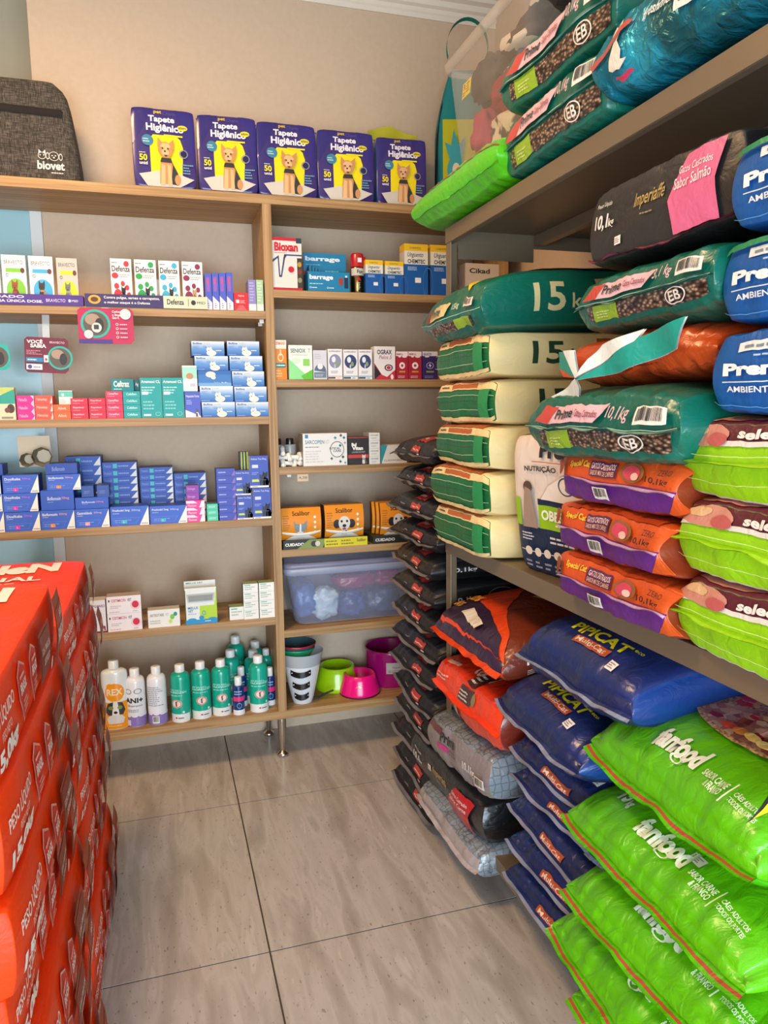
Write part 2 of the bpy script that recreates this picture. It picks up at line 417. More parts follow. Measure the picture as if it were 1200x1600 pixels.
prof = [(-.01, -.001), (.008, 0), (.008, .018), (.014, .024), (.014, .04), (.03, .046), (.036, .066), (.06, .072), (.06, .088), (.16, .088)]
for (a, b), (c, d) in zip(prof, prof[1:]):
    vs = [(-.386, BY - a, 3.11 + b), (RX, BY - a, 3.11 + b), (RX, BY - c, 3.11 + d), (-.386, BY - c, 3.11 + d)]
    m.add(vs, [(0, 3, 2, 1)], PL)
struct('trim_1', m)
# frosted glass door behind the left bay
gd = prop(bpy.data.objects.new('window_1', None), kind='structure'); COL.objects.link(gd)
m = MB(); m.box(LX, -.43, BY + .012, BY + .02, 0, 2.23, mat('#a3ccd6', 'gloss')); m.build('frosted_pane', gd)
m = MB(); AL = mat('#dfe3e2', 'paper'); m.box(-.43, -.387, BY - .004, BY + .04, 0, 2.25, AL); m.box(LX, -.43, BY + .0, BY + .04, 2.23, 2.27, AL); m.build('aluminium_frame', gd, bevel=.002)

# ------------------------------------------------------------------ wooden wall shelving
SH = thing('wall_shelving', 'tall oak laminate shelving unit on chrome legs along the back wall', 'shelf unit', (0.435, 0.16, 0))
TT, TH, DP = 2.251, .034, .322
def board(name, x0, x1, z1, t=TH, mt=None):
    mb = MB(); mb.box(x0, x1, 0, DP, z1 - t, z1, mt or WOOD); return mb.build(name, SH, (-.435, -.16, 0), bevel=.0012)
board('top_board', -1.6, 1.44, TT)
board('bottom_board', -1.6, 1.44, .2165)
for z in (1.824, 1.424, 1.023, .616): board('shelf_board', -1.58, .4186, z, .03)
for z in (1.905, 1.566, 1.223, .8905, .557): board('shelf_board', .452, 1.42, z, .03)
for x0, x1 in ((-1.6, -1.58), (.4186, .452), (1.42, 1.44)):
    mb = MB(); mb.box(x0, x1, .0006, DP - .0006, .2165, TT - TH, WOODV); mb.build('upright_panel', SH, (-.435, -.16, 0))
CHROME = mat('#c9c6c0', 'metal')
for x, y in ((.437, .05), (.41, .27), (-1.5, .05), (-1.5, .27), (1.36, .05), (1.36, .27)):
    mb = MB(); mb.lathe([(.019, .1825), (.019, .16), (.0165, .09), (.011, .04), (.009, .022)], CHROME, 24, x, y); lg = mb.build('leg', SH, (-.435, -.16, 0))
    mb = MB(); mb.lathe([(.017, 0), (.024, .004), (.024, .014), (.016, .02), (.009, .026)], CHROME, 24, x, y); mb.build('foot', lg)
for x, y, z in ((.4, .01, 1.787), (.405, .09, 1.785), (.49, .02, 1.19)):    # shelf pins left of the divider
    mb = MB(); mb.box(x - .004, x + .012, y, y + .008, z - .008, z + .006, mat('#d8d6cf', 'gloss')); mb.build('shelf_pin', SH, (-.435, -.16, 0))

# ------------------------------------------------------------------ steel rack along the right wall
RK = thing('steel_rack', 'bronze grey steel rack loaded with food sacks along the right wall', 'rack', (.873, -.72, 0))
RO = (-.873, .72, 0); NEAR = -3.9
def rpart(name, boxes, mt=None, bevel=.0015, parent=None):
    mb = MB()
    for b in boxes: mb.box(*b, mt or RACKM)
    return mb.build(name, parent or RK, RO if parent is None else (0, 0, 0), bevel=bevel)
for y in (-.72, -2.75):
    for x in (.873, 1.47):
        s = 1 if x < 1 else -1
        po = rpart('post', [(x, x + s * .036, y - .003, y, .0, 1.985) if s > 0 else (x + s * .036, x, y - .003, y, 0, 1.985),
                            (x, x + s * .003, y - .04, y - .003, 0, 1.985) if s > 0 else (x + s * .003, x, y - .04, y - .003, 0, 1.985)])
for zt, f in ((1.986, .044), (1.03, .044), (.162, .04)):
    rpart('shelf_deck', [(.874, 1.50, NEAR, -.722, zt - .0025, zt), (.8705, .8735, NEAR, -.7205, zt - f, zt), (.874, 1.50, -.7225, -.7195, zt - f, zt),
                         (.874, .892, NEAR, -.725, zt - f, zt - f + .002)])
    rpart('stiffening_beam', [(1.17, 1.20, NEAR, -.727, zt - .036, zt - .003)])
rpart('end_panel', [(.912, 1.17, -.7245, -.7225, 1.9, 1.945)])

# ------------------------------------------------------------------ printed cartons
W_, K_ = '#efece6', '#2a2a30'
def dog(cx, cy, s, c1, c2, asp=1.0):
    """seated dog, about s high, asp = height/width of the printed face"""
    a = s * asp; P = lambda pts: [(cx + x * a, cy + y * s) for x, y in pts]
    return [('p', P([(-.2, 0), (.24, 0), (.3, .2), (.18, .5), (-.14, .55), (-.22, .3)]), c1), ('p', P([(.02, .0), (.34, .0), (.34, .14), (.2, .45), (.1, .5)]), c2),
            ('c', cx - .02 * a, cy + .68 * s, .2 * a, .19 * s, c1), ('p', P([(-.22, .72), (-.2, 1.0), (-.06, .85)]), c1), ('p', P([(.04, .85), (.18, 1.0), (.2, .72)]), c1),
            ('p', P([(-.14, .44), (.16, .44), (.14, .54), (-.12, .54)]), c2), ('c', cx - .03 * a, cy + .6 * s, .045 * a, .04 * s, K_),
            ('c', cx - .1 * a, cy + .7 * s, .025 * a, .03 * s, K_), ('c', cx + .06 * a, cy + .7 * s, .025 * a, .03 * s, K_),
            ('p', P([(-.18, 0), (-.08, 0), (-.06, .35), (-.16, .35)]), c1), ('p', P([(.0, 0), (.1, 0), (.08, .35), (-.02, .35)]), c1)]
def paw(cx, cy, s, c, asp=1.0):
    a = s * asp
    return [('c', cx, cy, .3 * a, .26 * s, c)] + [('c', cx + x * a, cy + y * s, .11 * a, .13 * s, c) for x, y in ((-.42, .28), (-.16, .5), (.16, .5), (.42, .28))]
def brav(c, c1, c2): return dict(base=W_, front=[('t', 'BRAVECTO', .1, .82, .88, .9, '#6d6470', .01), ('r', .15, .66, .8, .74, c), ('c', .85, .7, .09, .055, '#6b3c2c'), ('o', .2, .6, .06, .035, .3, K_),
        ('c', .54, .3, .4, .24, c)] + dog(.5, .1, .42, c1, c2, 1.5))
def defz(c, c2): return dict(base=W_, front=[('l', .05, .9, .4, .95, 1, '#777777'), ('c', .76, .9, .13, .06, c), ('t', 'Defenza', .06, .74, .92, .86, K_, .02), ('c', .2, .66, .16, .06, c),
        ('l', .4, .62, .9, .7, 2, '#999999'), ('c', .3, .26, .2, .13, c), ('c', .25, .45, .12, .06, c), ('c', .55, .5, .1, .055, c), ('c', .75, .42, .1, .055, c), ('c', .82, .28, .09, .05, c)] +
        dog(.58, .1, .36, c2, K_, 1.4) + [('r', .15, .02, .4, .05, '#b9b3ab')])
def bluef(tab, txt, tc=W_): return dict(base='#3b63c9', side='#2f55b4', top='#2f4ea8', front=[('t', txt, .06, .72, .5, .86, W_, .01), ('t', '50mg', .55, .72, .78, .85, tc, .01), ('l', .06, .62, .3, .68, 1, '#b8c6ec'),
        ('p', [(.06, .1), (.66, .1), (.76, .42), (.06, .42)], '#5577d4'), ('p', [(.075, .13), (.65, .13), (.735, .39), (.075, .39)], '#3b63c9'), ('l', .1, .15, .6, .34, 2, '#7d97e0'), ('r', .28, .12, .42, .3, tab), ('t', 'L', .33, .15, .36, .26, W_),
        ('p', [(.75, 0), (1, 0), (1, .98)], W_), ('r', .8, .06, .97, .12, '#a9a9b5')])
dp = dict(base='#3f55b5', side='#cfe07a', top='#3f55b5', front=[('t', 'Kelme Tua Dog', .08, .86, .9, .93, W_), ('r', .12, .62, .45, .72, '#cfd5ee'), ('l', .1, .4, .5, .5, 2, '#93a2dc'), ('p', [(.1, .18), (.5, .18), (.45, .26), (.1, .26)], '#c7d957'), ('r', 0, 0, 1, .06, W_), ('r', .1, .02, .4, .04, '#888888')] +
          dog(.62, .06, .38, '#272c44', '#3a3f56', 1.4) + dog(.82, .06, .46, '#20253a', '#565b70', 1.4))
chem = dict(base='#e6b91f', side='#e3b51c', top='#c79f22', front=[('r', 0, 0, 1, .6, '#13569f'), ('r', 0, .6, 1, .86, '#ded9cc'), ('t', 'CHEMITEC', .22, .9, .72, .94, '#5c5a3c'), ('t', 'Unguento', .14, .72, .8, .84, K_, .01, .3), ('t', 'CHEMITEC', .14, .62, .88, .7, K_, .03),
        ('l', .14, .48, .6, .56, 3, '#b7cbe6'), ('o', 1.0, .25, .22, .3, .06, '#3f7dc0'), ('r', .45, .24, .7, .34, '#e8e3e0')], sidef=[('r', 0, 0, 1, .6, '#0f4685'), ('r', 0, .6, 1, .86, '#c9c4b6')])
glb = lambda c, b: dict(base='#e9e5e4', front=[('t', 'SUPERHEPAT', .08, .9, .92, .95, K_, .01), ('c', .5, .6, .42, .23, b), ('c', .4, .66, .14, .1, '#dfe6ee'), ('c', .62, .52, .1, .08, '#8c9a62'), ('c', .48, .44, .05, .07, '#b9c7d9'), ('l', .2, .2, .8, .3, 2, '#9b9ba5'), ('r', 0, .1, 1, .12, c), ('r', 0, .03, .5, .08, K_), ('l', .6, .03, .95, .08, 1, c)])
redv = dict(base='#a51c30', front=[('r', 0, .84, 1, 1, '#e7d6d6'), ('t', 'MEMOLL', .06, .87, .6, .94, '#a51c30', .02), ('c', .3, .82, .12, .03, '#e7d6d6'), ('c', .7, .82, .2, .04, '#e7d6d6'), ('c', .5, .5, .24, .12, '#ecdcdc'), ('c', .5, .5, .1, .05, '#a51c30'), ('r', .25, .25, .75, .31, '#c98a3a'), ('l', .15, .05, .85, .15, 2, '#ddb8bb')])
DES = {
 'brav_o': brav('#e08a3a', '#9c5b33', '#6d3b22'), 'brav_g': brav('#7cbf3a', '#9c4f28', '#7c3a1c'), 'brav_b': brav('#48a9d4', '#3a3634', '#b08050'),
 'brav_c': dict(brav('#c3d92b', '#77736c', '#9c988f'), base='#c2bdb2'),
 'def_r': defz('#d8323c', '#2a2422'), 'def_g': defz('#2f9c4e', '#33302d'), 'def_b': defz('#3fa9c9', '#3a3936'), 'def_m': defz('#8a2748', '#c7a078'),
 'tray_brav': dict(base='#4f3189', front=[('t', 'CUIDADO', .02, .6, .45, .85, W_, .02), ('t', 'COM UMA ÚNICA DOSE.', .02, .2, .62, .5, W_, .02), ('t', 'BRAVECTO', .65, .3, .83, .6, '#dcd3e6'), ('c', .87, .45, .012, .14, W_), ('t', 'MSD', .89, .35, .95, .55, W_)]),
 'tray_def': dict(base='#3a2c63', front=[('r', .63, 0, 1, 1, '#d3d1b4'), ('c', .075, .55, .05, .36, '#d0a13c'), ('c', .075, .55, .03, .2, '#5a3a1c'), ('t', 'Contra pulgas, sarnas e carrapatos,', .15, .58, .6, .85, W_, .015), ('t', 'o melhor ataque é o Defenza', .15, .2, .52, .45, W_, .015),
          ('t', 'Defenza', .66, .3, .8, .75, K_, .02), ('r', .835, .2, .84, .8, '#77745f'), ('c', .88, .5, .02, .2, K_), ('t', 'MSD', .91, .4, .98, .6, K_)]),
 'slim': dict(base='#4a5cc0', top='#b79a88', front=[('p', [(0, 0), (1, 0), (1, .2), (0, .38)], '#ddd7e2'), ('l', .3, .04, .6, .2, 3, '#7d78a0'), ('r', .2, .5, .7, .9, '#8f5bb8'), ('r', .25, .7, .5, .85, '#d04a6a')]),
 'redbox': dict(base='#cf1f2c', front=[('t', 'Rebrix', .3, .78, .72, .88, '#f0c9c9', .02), ('r', .14, .42, .36, .6, W_), ('l', .42, .4, .85, .6, 3, '#eab0b0'), ('p', [(.1, 0), (.9, 0), (.62, .3), (.38, .3)], '#e05a60')]),
 'purpwhite': dict(base='#8b83bd', front=[('r', 0, 0, 1, .22, '#dcd8dd'), ('l', .15, .3, .85, .95, 7, '#b8b2da')]), 'grnwhite': dict(base='#a9c9a0', front=[('r', 0, 0, 1, .22, '#dfe3d6'), ('l', .15, .3, .85, .95, 7, '#d3e3cc')]),
 'creamdog': dict(base='#d8cfb0', front=[('r', 0, .8, 1, 1, '#b7c46a'), ('p', [(.4, .72), (1, .95), (1, .5), (.4, .5)], '#2f9c8a'), ('c', .84, .35, .13, .14, '#4a2f22'), ('c', .72, .3, .1, .08, '#6b4027'), ('r', .5, .04, .9, .1, '#8a8670')]),
 'magenta': dict(base='#e0218a', front=[('p', [(.8, 0), (1, .5), (.8, 1), (1, 1), (1, 0)], '#f4b9d6'), ('t', 'Meloxifin', .1, .3, .6, .7, '#f2b0d6', .01)]),
 'orred': dict(base='#ef5240', front=[('t', 'Meloxitop', .1, .3, .7, .7, '#f9cdbb', .01), ('p', [(.85, 0), (1, 0), (1, 1)], '#f5c8bd')]),
 'orange': dict(base='#f2622a', front=[('t', 'Alivit', .25, .3, .75, .7, '#fbd0b8', .01)]),
 'tealwhite': dict(base='#dfe8e2', front=[('r', 0, .55, 1, .95, '#5fbfae'), ('c', .3, .7, .1, .1, W_), ('l', .1, .1, .6, .4, 3, '#9fb7b0')]),
 'red1': dict(base='#d3203e', front=[('t', 'Rapidoxi', .12, .5, .75, .8, '#f7c8cf', .02), ('l', .12, .2, .6, .35, 1, '#eda0ac')]), 'red2': dict(base='#d62d55', front=[('t', 'CanteFlan', .12, .5, .75, .8, '#f9cdd8', .02), ('l', .12, .2, .6, .35, 1, '#efa0b4')]),
 'teal1': dict(base='#1f9d9c', front=[('t', 'Cefaflam', .2, .4, .8, .75, '#bfe6e2', .02)]), 'ceftraz': dict(base='#0e7f85', front=[('t', 'Ceftraz', .1, .35, .8, .85, W_, .03), ('l', .1, .1, .55, .25, 1, '#bfe0de')]), 'darkteal': dict(base='#0a5d66', front=[('t', 'Ag', .2, .4, .8, .8, W_)]),
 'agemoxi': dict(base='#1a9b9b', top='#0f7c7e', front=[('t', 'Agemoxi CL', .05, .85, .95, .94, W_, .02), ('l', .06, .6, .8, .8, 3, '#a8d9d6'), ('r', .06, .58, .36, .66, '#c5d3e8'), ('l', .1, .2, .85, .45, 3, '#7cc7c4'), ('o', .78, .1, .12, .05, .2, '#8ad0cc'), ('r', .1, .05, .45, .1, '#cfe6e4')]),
 'bluedog': dict(base='#4d5cc2', front=[('t', 'Hepatiale Forte', .08, .76, .92, .88, W_), ('p', [(0, .3), (1, .05), (1, 0), (0, 0)], '#d6daf0'), ('l', .1, .5, .6, .7, 3, '#a7b0e6')] + dog(.76, .03, .32, '#5b5550', '#e5ddd0', 1.3)),
 'whiteteal': dict(base='#e8e8e2', front=[('r', 0, .5, 1, .95, '#9fd6c6'), ('c', .5, .6, .25, .12, '#b98a5f'), ('r', .5, .2, .85, .32, '#c9b9c9'), ('r', 0, .0, 1, .03, '#3aa7a0')]),
 'bio': dict(base='bluegrad', top='#cfcfc8', side='#41506a', front=[('t', 'Biofilme', .05, .78, .32, .92, '#273a7a', .02), ('t', 'Juba', .36, .78, .56, .93, '#c7c24a', 0, .3), ('t', 'Cães', .36, .55, .52, .68, '#3a5fae'), ('l', .05, .5, .25, .7, 3, '#5f86c4'), ('l', .74, .32, .95, .44, 1, '#e6edf7'), ('l', .04, .06, .35, .12, 1, '#a9c4ec'),
        ('c', .6, .2, .15, .2, '#e8e2d4'), ('c', .54, .42, .09, .15, '#f0ebdf'), ('p', [(.46, .5), (.49, .66), (.52, .54)], '#e8e2d4'), ('p', [(.56, .54), (.6, .66), (.62, .5)], '#e8e2d4'), ('c', .52, .38, .02, .03, K_), ('c', .56, .46, .01, .02, K_)]),
 'bio2': dict(base='#3d78bd', top='#cfcfc8', side='#41506a', front=[('r', 0, .75, 1, 1, '#2f66b0'), ('c', .38, .75, .15, .2, '#dcd8cc'), ('c', .46, .55, .07, .12, '#e8e4d8'), ('t', 'Juba', .45, .1, .65, .28, '#c7c24a', 0, .3), ('t', 'Biofilme', .7, .12, .95, .26, '#e8edf5', .02), ('r', 0, 0, 1, .2, '#6fa3d8')]),
 'bl_m': bluef('#e02fb0', 'Doxifcaba', '#c05ae0'), 'bl_o': bluef('#f08a3c', 'Bioflamoxin', '#e6a38a'), 'bl_p': bluef('#e8a0b0', 'Gastroblock', '#c9a6c8'), 'bl_t': bluef('#37b6c4', 'Prediodol 5mg', '#b7c8f0'),
 'bl_o2': dict(base='#3159bd', top='#3b63c9', front=[('t', 'Bioflamoxin', .2, .5, .6, .68, '#cdd8f4', .01), ('t', '50mg', .63, .5, .85, .67, '#e08a9a', .01), ('l', .2, .38, .4, .44, 1, '#93a8e2')]),
 'bl_top': dict(base='#2a4aa6', top='#35509c', front=[('t', 'Bioflamoxin', .2, .3, .6, .7, '#8fa6e0')]), 'bl_pl': dict(base='#33519f', front=[('l', .2, .3, .8, .6, 2, '#6b84cc')]),
 'bl_flat': dict(base='#3a5dbb', top='#2b4894', front=[('t', 'Prediodol', .05, .3, .25, .7, '#8fa6e0'), ('r', .3, .2, .42, .8, '#49c4c8'), ('l', .45, .3, .75, .7, 1, '#8fa6e0'), ('p', [(.78, 0), (.98, 0), (.98, .98)], W_)]),
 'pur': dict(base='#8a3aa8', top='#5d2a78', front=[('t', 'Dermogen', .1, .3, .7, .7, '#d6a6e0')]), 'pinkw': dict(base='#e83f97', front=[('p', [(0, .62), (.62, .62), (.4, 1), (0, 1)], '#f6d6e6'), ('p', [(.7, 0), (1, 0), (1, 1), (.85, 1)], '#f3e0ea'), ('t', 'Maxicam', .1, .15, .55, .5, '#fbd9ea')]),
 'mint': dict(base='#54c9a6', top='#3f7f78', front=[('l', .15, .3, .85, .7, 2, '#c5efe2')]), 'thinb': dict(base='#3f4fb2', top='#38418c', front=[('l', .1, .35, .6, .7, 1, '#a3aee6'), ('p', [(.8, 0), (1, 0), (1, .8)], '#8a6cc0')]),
 'bdog': dp, 'limeedge': dict(base='#3a4250', front=[('r', .5, 0, 1, 1, '#b7cc5a')]),
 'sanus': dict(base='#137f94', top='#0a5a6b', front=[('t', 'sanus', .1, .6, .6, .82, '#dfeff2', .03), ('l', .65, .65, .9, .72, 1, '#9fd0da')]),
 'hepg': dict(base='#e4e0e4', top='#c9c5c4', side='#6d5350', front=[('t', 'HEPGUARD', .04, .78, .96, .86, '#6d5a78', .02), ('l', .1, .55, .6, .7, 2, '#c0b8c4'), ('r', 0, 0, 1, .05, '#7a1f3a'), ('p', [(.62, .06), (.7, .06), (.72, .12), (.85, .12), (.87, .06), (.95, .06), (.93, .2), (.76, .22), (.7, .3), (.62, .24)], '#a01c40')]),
 'cist': dict(base='#ece6e8', top='#b3a39f', side='#9c8c8c', front=[('c', .83, .45, .15, .27, '#f0c9d0'), ('c', .83, .48, .1, .2, '#cc2340'), ('t', 'CISTIMICIN', .14, .68, .55, .84, '#d0405a', .02), ('t', 'VET', .6, .68, .72, .84, '#555560', .02), ('r', .05, .7, .09, .82, '#55303a'), ('l', .1, .3, .45, .5, 2, '#d0b8be'), ('l', .06, .08, .5, .15, 1, '#e08a9a'), ('l', .75, .08, .95, .14, 1, '#777777')]),
 'artro': dict(base='#ebeae4', top='#c4c0b4', front=[('t', 'ARTROTABS', .06, .62, .5, .78, '#6d6a66', .01), ('t', 'VET', .54, .62, .66, .78, '#b0b0a8'), ('c', .76, .55, .07, .15, '#7cc04a'), ('c', .86, .7, .06, .12, '#2f8f8a'), ('c', .7, .3, .06, .12, '#c9e05a'), ('l', .06, .2, .4, .45, 2, '#b9b9ad')]),
 'smallgw': dict(base='#eceae4', top='#8aa06a', side='#1f5f6a', front=[('l', .12, .3, .85, .75, 2, '#a9b8a0'), ('r', .1, .8, .5, .9, '#6fb7a8')]),
 'bioxan': dict(base='#e0d8cf', top='#8e1422', side='#1d2340', front=[('r', 0, .94, 1, 1, '#c01428'), ('r', .82, .9, 1, 1, '#2b3a4a'), ('t', 'Bioxan', .1, .74, .88, .91, '#c5142a', .05), ('l', .1, .7, .6, .73, 1, '#d06a70'), ('r', 0, 0, 1, .05, '#c01428'), ('r', .84, .05, 1, .62, '#3a3327'), ('c', .92, .5, .07, .05, '#b98a3a'), ('c', .92, .36, .07, .05, '#7c2f26'), ('c', .92, .2, .07, .05, '#8a8a62'),
        ('p', [(.02, .57), (.24, .66), (.24, .63), (.04, .53)], '#2d3f6e'), ('p', [(.2, .64), (.24, .64), (.27, .27), (.23, .27)], '#2d3f6e'), ('p', [(.23, .25), (.33, .25), (.32, .29), (.24, .29)], '#2d3f6e'), ('p', [(.29, .27), (.33, .27), (.44, .6), (.4, .64)], '#2d3f6e'), ('p', [(.39, .6), (.43, .6), (.5, .66), (.42, .68)], '#2d3f6e'), ('r', .42, .66, 1, .685, '#2d3f6e'), ('c', .64, .4, .1, .06, '#c5142a')]),
 'chem': chem, 'cikad': dict(base='#ddd0c4', front=[('t', 'Cikad', .1, .72, .6, .86, K_, .03)]),
 'orangebox': dict(base='#ef8418', front=[('r', 0, .78, 1, 1, '#e6e0d6'), ('t', 'DERMAIND', .05, .88, .9, .96, '#e0701a', .03), ('o', .5, .56, .24, .1, .25, '#f7e3cc'), ('r', .46, .6, .54, .76, '#f7e3cc'), ('r', .1, .3, .9, .42, '#12807c'), ('l', .15, .33, .85, .4, 1, W_), ('l', .1, .06, .8, .26, 3, '#f9c88a')]),
 'seniox': dict(base='#e6e9df', front=[('p', [(0, 0), (1, 0), (1, .28), (.68, .16), (0, .6)], '#8fdc92'), ('p', [(.62, 0), (1, 0), (1, .3), (.5, .1)], '#5fbf2f'), ('t', 'SENIOX', .08, .78, .72, .9, '#5f6a66', .02), ('t', 'T', .82, .78, .92, .9, '#7a847e'), ('r', .6, .4, .88, .6, '#8ccc5a'), ('c', .3, .55, .2, .08, '#cfe9cc'), ('l', .15, .7, .8, .73, 1, '#9ab09a')]),
 'greydome': dict(base='#d3d3d8', front=[('p', ell(.5, .25, .45, .28, 16, 0, PI), '#5a6a80'), ('r', .05, .06, .95, .25, '#6d7c90'), ('c', .5, .45, .2, .1, '#e6e6ea'), ('l', .1, .7, .8, .9, 3, '#b9b9c4'), ('l', .15, .1, .85, .2, 2, '#c3cad6')]),
 'globe_r': glb('#e09070', '#8b8ba8'), 'globe_t': glb('#2f8f9c', '#34406a'),
 'ograx': dict(base='#e3d9d6', front=[('p', [(0, 0), (1, 0), (1, .2), (.5, .0), (0, .5)], '#c02438'), ('p', [(0, .0), (.34, .14), (.0, .46)], '#231d22'), ('p', [(.0, 0), (1, 0), (1, .3), (.6, .08), (.3, .16)], '#c02438'), ('t', 'OGRAX', .14, .76, .84, .9, K_, .03), ('t', 'Pelos 5', .22, .62, .84, .73, '#9c2a3a', 0, .3), ('o', .68, .36, .2, .1, .3, '#4a2a30'), ('c', .68, .36, .1, .05, '#c02438'), ('c', .84, .08, .07, .08, '#e9ddd6')]),
 'redv': redv, 'glico': dict(redv, base='#33235f', front=[('r', 0, .84, 1, 1, '#d8d2dc'), ('t', 'GLICO', .06, .86, .6, .95, '#2c1f52', .03), ('c', .3, .82, .15, .03, '#d8d2dc'), ('o', .5, .5, .24, .12, .15, '#b9b0d0'), ('p', [(.52, .6), (.4, .49), (.5, .49), (.46, .4), (.6, .52), (.5, .52)], '#dcd6ea'), ('r', .25, .25, .75, .31, '#8a8a4a'), ('l', .15, .05, .85, .15, 2, '#8a80b0')]),
 'sarco': dict(base='#e4e1dc', side='#8f8b85', front=[('t', 'SARCOPEN', .05, .68, .48, .8, '#5c86a0', .02), ('t', 'VET', .5, .68, .6, .8, '#b3b3b3'), ('r', .05, .86, .12, .97, '#3f7fae'), ('l', .05, .56, .45, .62, 1, '#888888'), ('l', .05, .1, .5, .5, 5, '#cdc8c4'), ('o', .77, .5, .16, .25, .08, '#3a3a44'),
        ('t', 'RITICAL', .6, .5, .84, .57, '#3a3a44', .01), ('t', 'CARE', .68, .42, .86, .49, '#3a3a44', .01)] + [e for (x, y, c) in ((.73, .86, '#1d7f93'), (.86, .93, '#5c1f2f'), (.93, .86, '#1d7f93'), (.95, .7, '#b8c4c9'), (.9, .26, '#5c1f2f'), (.84, .12, '#1d7f93'), (.95, .08, '#9fc4cc'), (.64, .22, '#7a6a72'), (.84, .62, '#1d7f93')) for e in (('r', x - .03, y - .015, x + .03, y + .015, c), ('r', x - .011, y - .045, x + .011, y + .045, c))]),
 'bulvit': dict(base='#26201f', top='#4a2020', front=[('r', 0, .95, 1, .98, '#b03030'), ('t', 'Bul', .18, .66, .42, .78, W_, .05), ('t', 'Vitan', .2, .52, .74, .66, W_, .05), ('t', 'LAVIZOOVET', .2, .42, .85, .48, '#c9b8b0'), ('r', 0, .24, 1, .36, '#c23a32')] + dog(.78, .03, .34, '#d8d2c8', '#5a5350', 1.2)),
 'tinyw': dict(base='#dcd9d3', side='#a9a49c', front=[('t', 'CETACAINE', .15, .6, .85, .78, K_, .01), ('l', .2, .2, .8, .45, 2, '#aaa59d')]),
 'clan': dict(base='#d6d0c8', front=[('p', [(0, 0), (.24, 1), (0, 1)], '#2f8f95'), ('p', [(0, 0), (.02, 0), (.26, 1), (.2, 1)], '#2f8f95'), ('t', 'CLANWORLD', .12, .12, .85, .22, '#4a4440')]),
}
def carton(kind, design, x, y, z, w, d, h, rz, label, cat, group):
    D = DES[design]; mb = MB(); base = D['base']
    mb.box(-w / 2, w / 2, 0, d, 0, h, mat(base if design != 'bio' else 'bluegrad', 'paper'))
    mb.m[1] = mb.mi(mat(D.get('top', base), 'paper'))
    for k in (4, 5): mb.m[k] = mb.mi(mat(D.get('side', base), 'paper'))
    apply_art(mb, D['front'], lambda u, v, o: ((u - .5) * w, -o, v * h), 'paper', lift=.00025)
    if 'sidef' in D: apply_art(mb, D['sidef'], lambda u, v, o: (-w / 2 - o, (1 - u) * d, v * h), 'paper', lift=.00025)
    o = mb.build(kind, None, (x, y, z), (0, 0, rz))
    return prop(o, label, cat, group)
